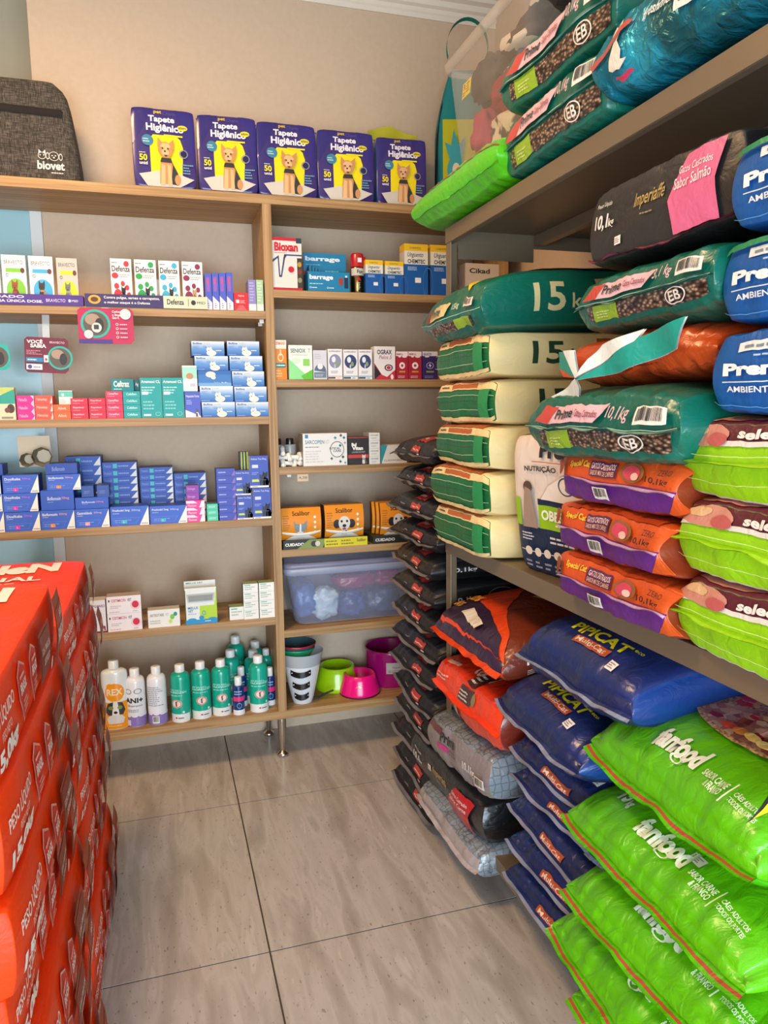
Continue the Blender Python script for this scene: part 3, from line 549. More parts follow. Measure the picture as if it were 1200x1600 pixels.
# kind, print, x, y, z, width, depth, height, turn, label, category, group (metres)
ITEMS = [
('medicine_box','brav_o',-0.5305,0.03,1.824,0.0636,0.02,0.1725,0,'white tick tablet box cut by left picture edge on upper left shelf','box',None),
('medicine_box','brav_g',-0.453,0.03,1.824,0.0771,0.02,0.1719,0,'white tablet box with brown dog on green circle','box',None),
('medicine_box','brav_b',-0.3659,0.03,1.824,0.0786,0.02,0.1716,0,'white tablet box with dark dog on light blue circle','box',None),
('medicine_box','brav_c',-0.2803,0.03,1.824,0.0694,0.02,0.169,0,'grey silver box with kitten on lime circle','box',None),
('display_tray','tray_brav',-0.4045,-0.004,1.824,0.3495,0.06,0.0359,0,'long purple display tray holding tablet boxes at far left of upper shelf','display tray',None),
('display_tray','tray_def',-0.0108,-0.004,1.824,0.4274,0.06,0.0442,0,'purple and cream display tray in front of the four paw print boxes','display tray',None),
('medicine_box','def_r',-0.0976,0.03,1.824,0.0722,0.02,0.1751,0,'white box with red paw print and small dog','box','paw print flea tablet boxes'),
('medicine_box','def_g',-0.0136,0.03,1.824,0.0758,0.02,0.1752,0,'white box with green paw print','box','paw print flea tablet boxes'),
('medicine_box','def_b',0.0706,0.03,1.824,0.0725,0.02,0.1752,0,'white box with light blue paw print','box','paw print flea tablet boxes'),
('medicine_box','def_m',0.1541,0.03,1.824,0.0738,0.02,0.1752,0,'white box with maroon paw print,rightmost of four','box','paw print flea tablet boxes'),
('slim_blue_carton','slim',0.2093,0.005,1.824,0.0236,0.09,0.1313,0,'leftmost of four slim blue white cartons beside the small red box','box','slim blue cartons'),
('slim_blue_carton','slim',0.2352,0.005,1.824,0.0238,0.09,0.1335,0,'second of four slim blue white cartons beside the small red box','box','slim blue cartons'),
('slim_blue_carton','slim',0.2612,0.005,1.824,0.0239,0.09,0.1357,0,'third of four slim blue white cartons beside the small red box','box','slim blue cartons'),
('slim_blue_carton','slim',0.2873,0.005,1.824,0.024,0.09,0.1379,0,'rightmost of four slim blue white cartons beside the small red box','box','slim blue cartons'),
('medicine_box','redbox',0.3287,0.005,1.824,0.0543,0.05,0.0658,0,'small red carton between slim blue cartons and the divider','box',None),
('medicine_box','purpwhite',0.3707,0.004,1.824,0.0281,0.08,0.1141,0,'lilac and white carton left of the pale green carton','box',None),
('medicine_box','grnwhite',0.3999,0.004,1.824,0.0258,0.08,0.1152,0,'pale green carton touching the wooden divider','box',None),
('medicine_box','creamdog',-0.5261,0.01,1.424,0.0935,0.03,0.1143,0,'cream card box with teal band and brown dog at left picture edge','box',None),
('pink_carton','magenta',-0.4459,0.01,1.424,0.0565,0.09,0.0279,0,'bottom of three magenta cartons on third shelf','box','magenta cartons'),
('pink_carton','magenta',-0.4459,0.01,1.4525,0.0565,0.09,0.0279,0,'middle of three magenta cartons on third shelf','box','magenta cartons'),
('pink_carton','magenta',-0.4459,0.01,1.481,0.0565,0.09,0.0279,0,'top of three magenta cartons on third shelf','box','magenta cartons'),
('orange_carton','orred',-0.3865,0.01,1.424,0.0583,0.09,0.0278,0,'bottom of three orange red cartons beside magenta cartons','box','orange red cartons'),
('orange_carton','orred',-0.3865,0.01,1.4524,0.0583,0.09,0.0278,0,'middle of three orange red cartons beside magenta cartons','box','orange red cartons'),
('orange_carton','orred',-0.3865,0.01,1.4807,0.0583,0.09,0.0278,0,'top of three orange red cartons beside magenta cartons','box','orange red cartons'),
('orange_carton','orange',-0.3268,0.01,1.424,0.0569,0.09,0.0258,0,'bottom of two bright orange cartons','box','bright orange cartons'),
('orange_carton','orange',-0.3268,0.01,1.4504,0.0569,0.09,0.0258,0,'top of two bright orange cartons','box','bright orange cartons'),
('medicine_box','tealwhite',-0.3149,0.04,1.477,0.0468,0.03,0.0502,0,'small white teal box standing upright on the orange cartons','box',None),
('red_carton','red1',-0.2674,0.01,1.424,0.0577,0.09,0.0245,0,'bottom of three red cartons right of the orange cartons','box','red cartons left stack'),
('red_carton','red1',-0.2674,0.01,1.4491,0.0577,0.09,0.0245,0,'middle of three red cartons right of the orange cartons','box','red cartons left stack'),
('red_carton','red1',-0.2674,0.01,1.4741,0.0577,0.09,0.0245,0,'top of three red cartons right of the orange cartons','box','red cartons left stack'),
('red_carton','red1',-0.2067,0.01,1.424,0.0573,0.09,0.0243,0,'bottom of three red cartons in middle red stack','box','red cartons middle stack'),
('red_carton','red1',-0.2067,0.01,1.4489,0.0573,0.09,0.0243,0,'middle of three red cartons in middle red stack','box','red cartons middle stack'),
('red_carton','red1',-0.2067,0.01,1.4739,0.0573,0.09,0.0243,0,'top of three red cartons in middle red stack','box','red cartons middle stack'),
('red_carton','red2',-0.1469,0.01,1.424,0.0581,0.09,0.0244,0,'bottom of four pinkish red cartons left of teal cartons','box','red cartons right stack'),
('red_carton','red2',-0.1469,0.01,1.449,0.0581,0.09,0.0244,0,'second from bottom of four pinkish red cartons left of teal cartons','box','red cartons right stack'),
('red_carton','red2',-0.1469,0.01,1.474,0.0581,0.09,0.0244,0,'third from bottom of four pinkish red cartons left of teal cartons','box','red cartons right stack'),
('red_carton','red2',-0.1469,0.01,1.499,0.0581,0.09,0.0244,0,'topmost of four pinkish red cartons left of teal cartons','box','red cartons right stack'),
('teal_carton','teal1',-0.0857,0.01,1.424,0.06,0.09,0.0243,0,'bottom of four small teal cartons beside tall teal boxes','box','small teal cartons'),
('teal_carton','teal1',-0.0857,0.01,1.4489,0.06,0.09,0.0243,0,'second from bottom of four small teal cartons beside tall teal boxes','box','small teal cartons'),
('teal_carton','teal1',-0.0857,0.01,1.4739,0.06,0.09,0.0243,0,'third from bottom of four small teal cartons beside tall teal boxes','box','small teal cartons'),
('teal_carton','teal1',-0.0857,0.01,1.4988,0.06,0.09,0.0243,0,'topmost of four small teal cartons beside tall teal boxes','box','small teal cartons'),
('medicine_box','ceftraz',-0.1153,0.02,1.5241,0.0778,0.07,0.0437,0,'dark teal carton lying on the red and teal stacks','box',None),
('medicine_box','darkteal',-0.0658,0.05,1.5248,0.0185,0.07,0.0397,0,'short dark teal carton squeezed beside the tall teal box','box',None),
('medicine_box','agemoxi',-0.0157,0.01,1.424,0.0757,0.05,0.1482,0,'left tall teal box with white lettering','box',None),
('medicine_box','agemoxi',0.0628,0.01,1.424,0.077,0.05,0.1482,0,'right tall teal box with white lettering','box',None),
('medicine_box','bluedog',0.1332,0.012,1.424,0.0569,0.05,0.0959,0,'violet blue upright box under the small white box','box',None),
('medicine_box','whiteteal',0.1266,0.012,1.5205,0.0533,0.05,0.097,0,'white box with pale teal top standing on the violet blue box','box',None),
('white_dog_carton','bio',0.228,0.008,1.424,0.1241,0.12,0.0567,0,'bottom blue white carton with white dog,left stack','box','blue white dog cartons'),
('white_dog_carton','bio',0.2237,0.015,1.4814,0.1243,0.12,0.0599,0,'second from bottom blue white carton with white dog,left stack','box','blue white dog cartons'),
('white_dog_carton','bio2',0.2194,0.022,1.5422,0.1245,0.12,0.0573,0,'third from bottom blue white carton with white dog,left stack','box','blue white dog cartons'),
('white_dog_carton','bio',0.2103,0.029,1.6004,0.1245,0.12,0.0546,0,'fourth from bottom blue white carton with white dog,left stack','box','blue white dog cartons'),
('white_dog_carton','bio',0.1999,0.036,1.656,0.1221,0.12,0.0544,0,'topmost blue white carton with white dog,left stack','box','blue white dog cartons'),
('white_dog_carton','bio',0.356,0.008,1.424,0.1249,0.12,0.0556,0,'bottom blue white carton with white dog,stack by the divider','box','blue white dog cartons'),
('white_dog_carton','bio',0.3525,0.015,1.4803,0.1239,0.12,0.0583,0,'second from bottom blue white carton with white dog,stack by the divider','box','blue white dog cartons'),
('white_dog_carton','bio',0.3465,0.022,1.5394,0.1228,0.12,0.058,0,'third from bottom blue white carton with white dog,stack by the divider','box','blue white dog cartons'),
('white_dog_carton','bio',0.3411,0.029,1.5984,0.1254,0.12,0.0578,0,'fourth from bottom blue white carton with white dog,stack by the divider','box','blue white dog cartons'),
('white_dog_carton','bio',0.3332,0.036,1.6572,0.123,0.12,0.0552,0,'topmost blue white carton with white dog,stack by the divider','box','blue white dog cartons'),
('blue_carton','bl_m',-0.5993,0.006,1.023,0.1097,0.1,0.0754,0,'blue carton in bottom row cut by left picture edge','box','blue veterinary cartons'),
('blue_carton','bl_m',-0.6011,0.01,1.0986,0.1077,0.1,0.0639,0,'blue carton in second row cut by left picture edge','box','blue veterinary cartons'),
('blue_carton','bl_m',-0.6028,0.016,1.1625,0.1069,0.1,0.0636,0,'blue carton in third row cut by left picture edge','box','blue veterinary cartons'),
('blue_carton','bl_m',-0.4846,0.006,1.023,0.1156,0.1,0.0695,0,'blue carton with magenta tab,bottom row','box','blue veterinary cartons'),
('blue_carton','bl_m',-0.4874,0.01,1.0939,0.1157,0.1,0.0659,0,'blue carton with magenta tab,second row','box','blue veterinary cartons'),
('blue_carton','bl_m',-0.483,0.016,1.1607,0.1182,0.1,0.0656,0,'blue carton with magenta tab,third row under the beige cone','box','blue veterinary cartons'),
('blue_carton','bl_top',-0.6041,0.05,1.2252,0.1187,0.1,0.0398,0,'flat dark blue carton on the left edge stack','box','blue veterinary cartons'),
('blue_carton','bl_o',-0.3671,0.006,1.023,0.1153,0.1,0.0705,0,'blue carton with orange tab,bottom row','box','blue veterinary cartons'),
('blue_carton','bl_o2',-0.364,0.012,1.0944,0.1123,0.1,0.0715,0,'blue carton with orange lettering,second row','box','blue veterinary cartons'),
('blue_carton','bl_o',-0.3391,0.014,1.1664,0.1152,0.1,0.0571,0,'blue carton with orange tab,third row','box','blue veterinary cartons'),
('blue_carton','bl_top',-0.3452,0.03,1.2243,0.1069,0.1,0.0383,0,'blue carton lying on top of orange tab stack','box','blue veterinary cartons'),
('blue_carton','bl_p',-0.2482,0.006,1.023,0.1182,0.1,0.0693,0,'blue carton with pale orange tab,bottom row','box','blue veterinary cartons'),
('blue_carton','bl_o2',-0.247,0.012,1.0933,0.1151,0.1,0.0413,0,'low blue carton lying on the pale orange tab carton','box','blue veterinary cartons'),
('blue_carton','bl_pl',-0.2602,0.02,1.1361,0.0414,0.1,0.0412,0,'small plain blue carton lying left on the second row','box','blue veterinary cartons'),
('blue_carton','bl_pl',-0.2063,0.02,1.1337,0.0419,0.1,0.0438,0,'small plain blue carton lying right on the second row','box','blue veterinary cartons'),
('blue_carton','bl_t',-0.1165,0.006,1.023,0.1364,0.1,0.0724,0,'left blue carton with teal tab,bottom row','box','blue veterinary cartons'),
('blue_carton','bl_t',0.024,0.006,1.023,0.1357,0.1,0.0679,0,'right blue carton with teal tab,bottom row','box','blue veterinary cartons'),
('flat_blue_carton','bl_flat',-0.2824,0.17,1.023,0.1301,0.12,0.036,0,'bottom flat blue carton in first back stack from left','box','flat blue cartons first back stack'),
('flat_blue_carton','bl_flat',-0.2824,0.17,1.0596,0.1301,0.12,0.036,0,'second from bottom flat blue carton in first back stack from left','box','flat blue cartons first back stack'),
('flat_blue_carton','bl_flat',-0.2824,0.17,1.0963,0.1301,0.12,0.036,0,'third from bottom flat blue carton in first back stack from left','box','flat blue cartons first back stack'),
('flat_blue_carton','bl_flat',-0.2824,0.17,1.1329,0.1301,0.12,0.036,0,'fourth from bottom flat blue carton in first back stack from left','box','flat blue cartons first back stack'),
('flat_blue_carton','bl_flat',-0.2824,0.17,1.1696,0.1301,0.12,0.036,0,'fifth from bottom flat blue carton in first back stack from left','box','flat blue cartons first back stack'),
('flat_blue_carton','bl_flat',-0.2824,0.17,1.2062,0.1301,0.12,0.036,0,'sixth from bottom flat blue carton in first back stack from left','box','flat blue cartons first back stack'),
('flat_blue_carton','bl_flat',-0.2824,0.17,1.2428,0.1301,0.12,0.036,0,'topmost flat blue carton in first back stack from left','box','flat blue cartons first back stack'),
('flat_blue_carton','bl_flat',-0.1496,0.17,1.023,0.1288,0.12,0.0281,0,'bottom flat blue carton in second back stack from left','box','flat blue cartons second back stack'),
('flat_blue_carton','bl_flat',-0.1496,0.17,1.0517,0.1288,0.12,0.0281,0,'second from bottom flat blue carton in second back stack from left','box','flat blue cartons second back stack'),
('flat_blue_carton','bl_flat',-0.1496,0.17,1.0805,0.1288,0.12,0.0281,0,'third from bottom flat blue carton in second back stack from left','box','flat blue cartons second back stack'),
('flat_blue_carton','bl_flat',-0.1496,0.17,1.1092,0.1288,0.12,0.0281,0,'fourth from bottom flat blue carton in second back stack from left','box','flat blue cartons second back stack'),
('flat_blue_carton','bl_flat',-0.1496,0.17,1.138,0.1288,0.12,0.0281,0,'fifth from bottom flat blue carton in second back stack from left','box','flat blue cartons second back stack'),
('flat_blue_carton','bl_flat',-0.1496,0.17,1.1667,0.1288,0.12,0.0281,0,'sixth from bottom flat blue carton in second back stack from left','box','flat blue cartons second back stack'),
('flat_blue_carton','bl_flat',-0.1496,0.17,1.1955,0.1288,0.12,0.0281,0,'topmost flat blue carton in second back stack from left','box','flat blue cartons second back stack'),
('flat_blue_carton','bl_flat',-0.1496,0.17,1.2242,0.1288,0.12,0.0281,0,'eighth from bottom flat blue carton in second back stack from left','box','flat blue cartons second back stack'),
('flat_blue_carton','bl_flat',-0.0132,0.17,1.023,0.1273,0.12,0.025,0,'bottom flat blue carton in third back stack from left','box','flat blue cartons third back stack'),
('flat_blue_carton','bl_flat',-0.0132,0.17,1.0486,0.1273,0.12,0.025,0,'second from bottom flat blue carton in third back stack from left','box','flat blue cartons third back stack'),
('flat_blue_carton','bl_flat',-0.0132,0.17,1.0743,0.1273,0.12,0.025,0,'third from bottom flat blue carton in third back stack from left','box','flat blue cartons third back stack'),
('flat_blue_carton','bl_flat',-0.0132,0.17,1.0999,0.1273,0.12,0.025,0,'fourth from bottom flat blue carton in third back stack from left','box','flat blue cartons third back stack'),
('flat_blue_carton','bl_flat',-0.0132,0.17,1.1256,0.1273,0.12,0.025,0,'fifth from bottom flat blue carton in third back stack from left','box','flat blue cartons third back stack'),
('flat_blue_carton','bl_flat',-0.0132,0.17,1.1512,0.1273,0.12,0.025,0,'sixth from bottom flat blue carton in third back stack from left','box','flat blue cartons third back stack'),
('flat_blue_carton','bl_flat',-0.0132,0.17,1.1769,0.1273,0.12,0.025,0,'topmost flat blue carton in third back stack from left','box','flat blue cartons third back stack'),
('flat_blue_carton','bl_flat',-0.0132,0.17,1.2025,0.1273,0.12,0.025,0,'eighth from bottom flat blue carton in third back stack from left','box','flat blue cartons third back stack'),
('flat_blue_carton','bl_flat',0.1166,0.17,1.023,0.1255,0.12,0.029,0,'bottom flat blue carton in fourth back stack from left','box','flat blue cartons fourth back stack'),
('flat_blue_carton','bl_flat',0.1166,0.17,1.0526,0.1255,0.12,0.029,0,'second from bottom flat blue carton in fourth back stack from left','box','flat blue cartons fourth back stack'),
('flat_blue_carton','bl_flat',0.1166,0.17,1.0822,0.1255,0.12,0.029,0,'third from bottom flat blue carton in fourth back stack from left','box','flat blue cartons fourth back stack'),
('flat_blue_carton','bl_flat',0.1166,0.17,1.1117,0.1255,0.12,0.029,0,'fourth from bottom flat blue carton in fourth back stack from left','box','flat blue cartons fourth back stack'),
('flat_blue_carton','bl_flat',0.1166,0.17,1.1413,0.1255,0.12,0.029,0,'fifth from bottom flat blue carton in fourth back stack from left','box','flat blue cartons fourth back stack'),
('flat_blue_carton','bl_flat',0.1166,0.17,1.1709,0.1255,0.12,0.029,0,'topmost flat blue carton in fourth back stack from left','box','flat blue cartons fourth back stack'),
('purple_carton','pur',0.1174,0.03,1.1041,0.0474,0.06,0.0293,0,'bottom of two small purple cartons on the pink cartons','box','purple cartons'),
('purple_carton','pur',0.1174,0.03,1.134,0.0474,0.06,0.0293,0,'top of two small purple cartons on the pink cartons','box','purple cartons'),
('pink_white_carton','pinkw',0.125,0.01,1.023,0.0688,0.06,0.0271,0,'bottom of three pink and white cartons','box','pink white cartons'),
('pink_white_carton','pinkw',0.125,0.01,1.0507,0.0688,0.06,0.0271,0,'middle of three pink and white cartons','box','pink white cartons'),
('pink_white_carton','pinkw',0.125,0.01,1.0783,0.0688,0.06,0.0271,0,'top of three pink and white cartons','box','pink white cartons'),
('mint_carton','mint',0.191,0.01,1.023,0.0466,0.06,0.0219,0,'bottom of three mint green cartons','box','mint cartons'),
('mint_carton','mint',0.191,0.01,1.0455,0.0466,0.06,0.0219,0,'middle of three mint green cartons','box','mint cartons'),
('mint_carton','mint',0.191,0.01,1.0679,0.0466,0.06,0.0219,0,'top of three mint green cartons','box','mint cartons'),
('thin_blue_carton','thinb',0.2444,0.01,1.023,0.0705,0.08,0.0283,0,'bottom in stack of seven thin blue cartons','box','thin blue cartons'),
('thin_blue_carton','thinb',0.2444,0.01,1.0519,0.0705,0.08,0.0283,0,'second from bottom in stack of seven thin blue cartons','box','thin blue cartons'),
('thin_blue_carton','thinb',0.2444,0.01,1.0809,0.0705,0.08,0.0283,0,'third from bottom in stack of seven thin blue cartons','box','thin blue cartons'),
('thin_blue_carton','thinb',0.2444,0.01,1.1098,0.0705,0.08,0.0283,0,'fourth from bottom in stack of seven thin blue cartons','box','thin blue cartons'),
('thin_blue_carton','thinb',0.2444,0.01,1.1387,0.0705,0.08,0.0283,0,'fifth from bottom in stack of seven thin blue cartons','box','thin blue cartons'),
('thin_blue_carton','thinb',0.2444,0.01,1.1677,0.0705,0.08,0.0283,0,'sixth from bottom in stack of seven thin blue cartons','box','thin blue cartons'),
('thin_blue_carton','thinb',0.2444,0.01,1.1966,0.0705,0.08,0.0283,0,'topmost in stack of seven thin blue cartons','box','thin blue cartons'),
('medicine_box','bdog',0.313,0.008,1.023,0.0602,0.05,0.094,0,'lower small blue box with dog pair,left of tall boxes','box',None),
('medicine_box','bdog',0.3091,0.012,1.1187,0.0615,0.05,0.0964,0,'upper small blue box with dog pair,left of tall boxes','box',None),
('medicine_box','bdog',0.3807,0.006,1.023,0.0711,0.05,0.1217,0,'lower tall blue box with dog pair beside divider','box',None),
('medicine_box','bdog',0.374,0.008,1.1467,0.0723,0.05,0.1242,0,'upper tall blue box with dog pair beside divider','box',None),
('slim_green_carton','limeedge',0.3122,0.075,1.1442,0.0092,0.05,0.1402,0,'left slim lime edged carton behind the tall blue box','box','slim lime edged cartons'),
('slim_green_carton','limeedge',0.3236,0.075,1.1437,0.0092,0.05,0.1403,0,'middle slim lime edged carton behind the tall blue box','box','slim lime edged cartons'),
('slim_green_carton','limeedge',0.3352,0.075,1.1432,0.0092,0.05,0.1405,0,'right slim lime edged carton behind the tall blue box','box','slim lime edged cartons'),
('medicine_box','sanus',-0.5158,0.04,0.616,0.0863,0.05,0.2012,0,'teal carton peeking above the red sack pile','box',None),
('medicine_box','hepg',-0.254,0.012,0.616,0.0606,0.06,0.1269,0,'white carton with small maroon horse print','box',None),
('red_dot_carton','cist',-0.1569,0.012,0.616,0.1246,0.06,0.0677,0,'bottom white carton with red dot','box','white red dot cartons'),
('red_dot_carton','cist',-0.1569,0.012,0.6843,0.1246,0.06,0.0677,0,'top white carton with red dot','box','white red dot cartons'),
('medicine_box','artro',-0.013,0.012,0.616,0.1187,0.05,0.0701,0,'low white carton with green bubbles','box',None),
('medicine_box','smallgw',0.2693,0.02,0.616,0.0624,0.05,0.0528,0,'single small white carton with green top','box',None),
('small_white_carton','smallgw',0.3238,0.012,0.616,0.0591,0.05,0.0357,0,'bottom small white carton in left stack near divider','box','white green cartons left stack'),
('small_white_carton','smallgw',0.3238,0.012,0.6523,0.0591,0.05,0.0357,0,'second from bottom small white carton in left stack near divider','box','white green cartons left stack'),
('small_white_carton','smallgw',0.3238,0.012,0.6886,0.0591,0.05,0.0357,0,'third from bottom small white carton in left stack near divider','box','white green cartons left stack'),
('small_white_carton','smallgw',0.3238,0.012,0.7249,0.0591,0.05,0.0357,0,'topmost small white carton in left stack near divider','box','white green cartons left stack'),
('small_white_carton','smallgw',0.3875,0.012,0.616,0.0611,0.05,0.0357,0,'bottom small white carton in stack touching divider','box','white green cartons right stack'),
('small_white_carton','smallgw',0.3875,0.012,0.6523,0.0611,0.05,0.0357,0,'second from bottom small white carton in stack touching divider','box','white green cartons right stack'),
('small_white_carton','smallgw',0.3875,0.012,0.6887,0.0611,0.05,0.0357,0,'third from bottom small white carton in stack touching divider','box','white green cartons right stack'),
('small_white_carton','smallgw',0.3875,0.012,0.725,0.0611,0.05,0.0357,0,'topmost small white carton in stack touching divider','box','white green cartons right stack'),
('medicine_box','bioxan',0.5077,0.01,1.905,0.1171,0.06,0.1956,0,'large white carton with red band and big red lettering','box',None),
('medicine_box','chem',0.8579,0.012,1.905,0.0723,0.045,0.1291,0,'left small yellow white blue carton beside spray can','box',None),
('medicine_box','chem',0.9419,0.012,1.905,0.0775,0.045,0.1279,0,'right small yellow white blue carton','box',None),
('medicine_box','chem',1.0349,0.012,1.905,0.101,0.06,0.1992,0,'tall yellow white blue carton fully visible','box',None),
('medicine_box','chem',1.1506,0.012,1.905,0.1061,0.06,0.2001,0,'tall yellow white blue carton partly behind the rack post','box',None),
('medicine_box','cikad',1.3593,0.05,1.905,0.1854,0.06,0.1432,0,'white carton seen through the rack end behind the green sack','box',None),
('medicine_box','orangebox',0.4727,0.01,1.566,0.0467,0.05,0.151,0,'orange and white carton with hair follicle drawing beside divider','box',None),
('medicine_box','seniox',0.5513,0.01,1.566,0.0933,0.05,0.1326,0,'white carton with green diagonal corner','box',None),
('medicine_box','greydome',0.6288,0.01,1.566,0.0547,0.05,0.1138,0,'white carton with grey blue dome print','box',None),
('medicine_box','globe_r',0.69,0.01,1.566,0.0579,0.05,0.1195,0,'white carton with grey globe and thin orange line','box',None),
('medicine_box','globe_t',0.7533,0.01,1.566,0.0587,0.05,0.1177,0,'left white carton with dark globe and teal line','box',None),
('medicine_box','globe_t',0.8147,0.01,1.566,0.0567,0.05,0.1184,0,'right white carton with dark globe and teal line','box',None),
('medicine_box','ograx',0.8966,0.01,1.566,0.0889,0.05,0.1321,0,'white red black carton with paw print','box',None),
('medicine_box','redv',0.9706,0.01,1.566,0.0515,0.05,0.1126,0,'left red carton with white round emblem','box',None),
('medicine_box','redv',1.0268,0.01,1.566,0.0563,0.05,0.1132,0,'right red carton with white round emblem','box',None),
('medicine_box','glico',1.0922,0.01,1.566,0.0669,0.05,0.1139,0,'dark violet carton next to the red cartons','box',None),
('medicine_box','sarco',0.6421,0.012,1.223,0.1811,0.09,0.1297,0,'wide white carton with teal crosses and a circle','box',None),
('medicine_box','bulvit',0.7792,0.012,1.223,0.0857,0.06,0.1139,0,'black carton with red band','box',None),
('tiny_white_carton','tinyw',0.8486,0.012,1.223,0.0457,0.09,0.0316,0,'bottom of four tiny white cartons beside black carton','box','tiny white cartons'),
('tiny_white_carton','tinyw',0.8486,0.012,1.2552,0.0457,0.09,0.0316,0,'second from bottom of four tiny white cartons beside black carton','box','tiny white cartons'),
('tiny_white_carton','tinyw',0.8486,0.012,1.2873,0.0457,0.09,0.0316,0,'third from bottom of four tiny white cartons beside black carton','box','tiny white cartons'),
('tiny_white_carton','tinyw',0.8486,0.012,1.3195,0.0457,0.09,0.0316,0,'topmost of four tiny white cartons beside black carton','box','tiny white cartons'),
('medicine_box','clan',0.9344,0.02,1.223,0.1136,0.08,0.0759,0,'white carton with teal slanted corner behind the black sacks','box',None),
]

for it in ITEMS: carton(*it)
# ------------------------------------------------------------------ things standing on the wooden shelves
T1, L1, B1 = 2.251, 1.824, .2165
S2, S3, S4, S5, S6, P5 = 1.905, 1.566, 1.223, .8905, .557, .616
# training pad packs on the top board
def pad_art():
    a = [('p', [(0, 0), (0, .5), (.35, 1), (0, 1)], '#2c2370'), ('p', [(1, .2), (1, 1), (.7, 1)], '#30267a'), ('t', 'pet', .36, .92, .48, .97, '#e0c23a', .02), ('t', 'Charm', .5, .915, .7, .96, '#4c4a9c', .01),
         ('p', [(.27, .08), (.76, .08), (.8, .52), (.76, .62), (.7, .66), (.33, .66), (.27, .6)], '#f2dc10'), ('t', 'Tapete', .27, .8, .68, .9, '#efe9f2', .035), ('t', 'Higiênico', .23, .68, .82, .8, '#efe9f2', .035),
         ('c', .8, .77, .08, .035, '#f2dc10'), ('t', 'slim', .74, .755, .86, .79, '#2a2260', .02), ('r', .5, .65, .8, .67, '#f2dc10'), ('c', .24, .58, .09, .07, '#3c7f9c'), ('l', .17, .55, .31, .61, 2, '#bcd4de'),
         ('t', '50', .1, .32, .22, .4, '#f2dc10', .03), ('t', 'unid', .1, .27, .22, .31, '#efe9f2', .02), ('l', .1, .41, .22, .43, 1, '#dcd6e6'), ('o', .8, .44, .07, .055, .2, '#8a90a8'), ('c', .8, .44, .05, .04, '#1d1a4a'),
         ('l', .76, .18, .95, .32, 4, '#6fa0b4'), ('p', [(.08, .15), (.5, .22), (.96, .12), (.72, .03), (.2, .03)], '#cfc8bd')]
    s = .6; cx, cy = .52, .05; P = lambda pts: [(cx + x * s, cy + y * s * .95) for x, y in pts]
    tan, dk, lt = '#c98d58', '#33302f', '#e3b583'
    a += [('p', P([(.05, .02), (.3, .0), (.36, .1), (.24, .32), (.12, .52), (.0, .5)]), dk), ('c', cx + .17, cy + .06, .05, .055, tan),
          ('p', P([(-.2, .02), (.1, .02), (.16, .4), (.1, .55), (-.14, .55), (-.18, .3)]), tan), ('p', P([(-.18, 0), (-.06, 0), (-.04, .4), (-.14, .42)]), lt), ('p', P([(.02, 0), (.13, 0), (.1, .4), (.02, .42)]), lt),
          ('p', P([(-.17, .46), (.15, .46), (.12, .56), (-.13, .56)]), dk), ('c', cx - .01, cy + .42, .115, .1, tan), ('p', P([(-.22, .78), (-.2, 1.0), (-.06, .86)]), tan), ('p', P([(.06, .86), (.22, .98), (.2, .72)]), tan),
          ('p', P([(-.16, .8), (-.08, .88), (.06, .88), (.14, .8), (.0, .74)]), lt), ('c', cx - .015, cy + .385, .06, .045, lt), ('c', cx - .02, cy + .4, .016, .013, dk), ('c', cx - .055, cy + .435, .012, .012, dk), ('c', cx + .03, cy + .435, .012, .012, dk),
          ('p', P([(-.07, .62), (.04, .62), (-.015, .58)]), dk)]
    return a
PADLAB = ['first on the left beside the backpack gap', 'second from left', 'middle one', 'fourth from left', 'rightmost, in front of the torn yellow pack']
for i, (x, w, h, dz) in enumerate([(.075, .224, .275, 0), (.303, .223, .272, 0), (.525, .231, .268, 0), (.758, .229, .262, 0), (.987, .212, .256, 0)]):
    t = thing('training_pad_pack', 'purple training pad pack on top board, ' + PADLAB[i], 'pad pack', (x, .075 + i * .002, T1), (-.05, 0, random.Random(i).uniform(-.03, .03)), 'purple training pad packs')
    mb, S = sack_mesh(w * .975, h, .1, {'top': '#38296f', 'end': '#2c2260', 'side': '#2f67a6', 'bottom': '#38296f'}, {'top': pad_art()}, ex=.93, ey=.9, p=7, amp=.003, seed=20 + i, bx=.0, by=.01, fin='gloss', gather=.002, nx=16, ny=16, lift=.0011)
    mb.build('wrapped_pack', t, (0, 0, h / 2 + .004), (PI / 2, 0, 0), weld=True)
    mb = MB(); mb.grid(lambda u, v: ((u - .5) * w * .96, .004 * math.sin(u * 9 + i) + (v - .5) * .012, h + .0 + v * .012), 10, 2, mat('#352a72', 'gloss')); mb.build('folded_flap', t)
t = thing('opened_pad_pack', 'yellow green torn open plastic pack behind the rightmost pad pack', 'pad pack', (.99, .22, T1))
mb, S = sack_mesh(.2, .3, .09, {'top': '#b7b21e'}, {}, ex=.8, ey=.8, amp=.004, seed=3, fin='gloss', nx=12, ny=12); mb.build('torn_pack', t, (0, 0, .153), (PI / 2, 0, 0), weld=True)
mb = MB()
for s in (-1, 1): mb.grid(lambda u, v: ((u - .5) * .21, s * (.02 + v * .03) + .006 * math.sin(u * 11), .285 + v * .05 + .012 * math.sin(u * 6 + s)), 14, 3, mat('#c9c23a', 'gloss'))
mb.build('torn_flap', t)

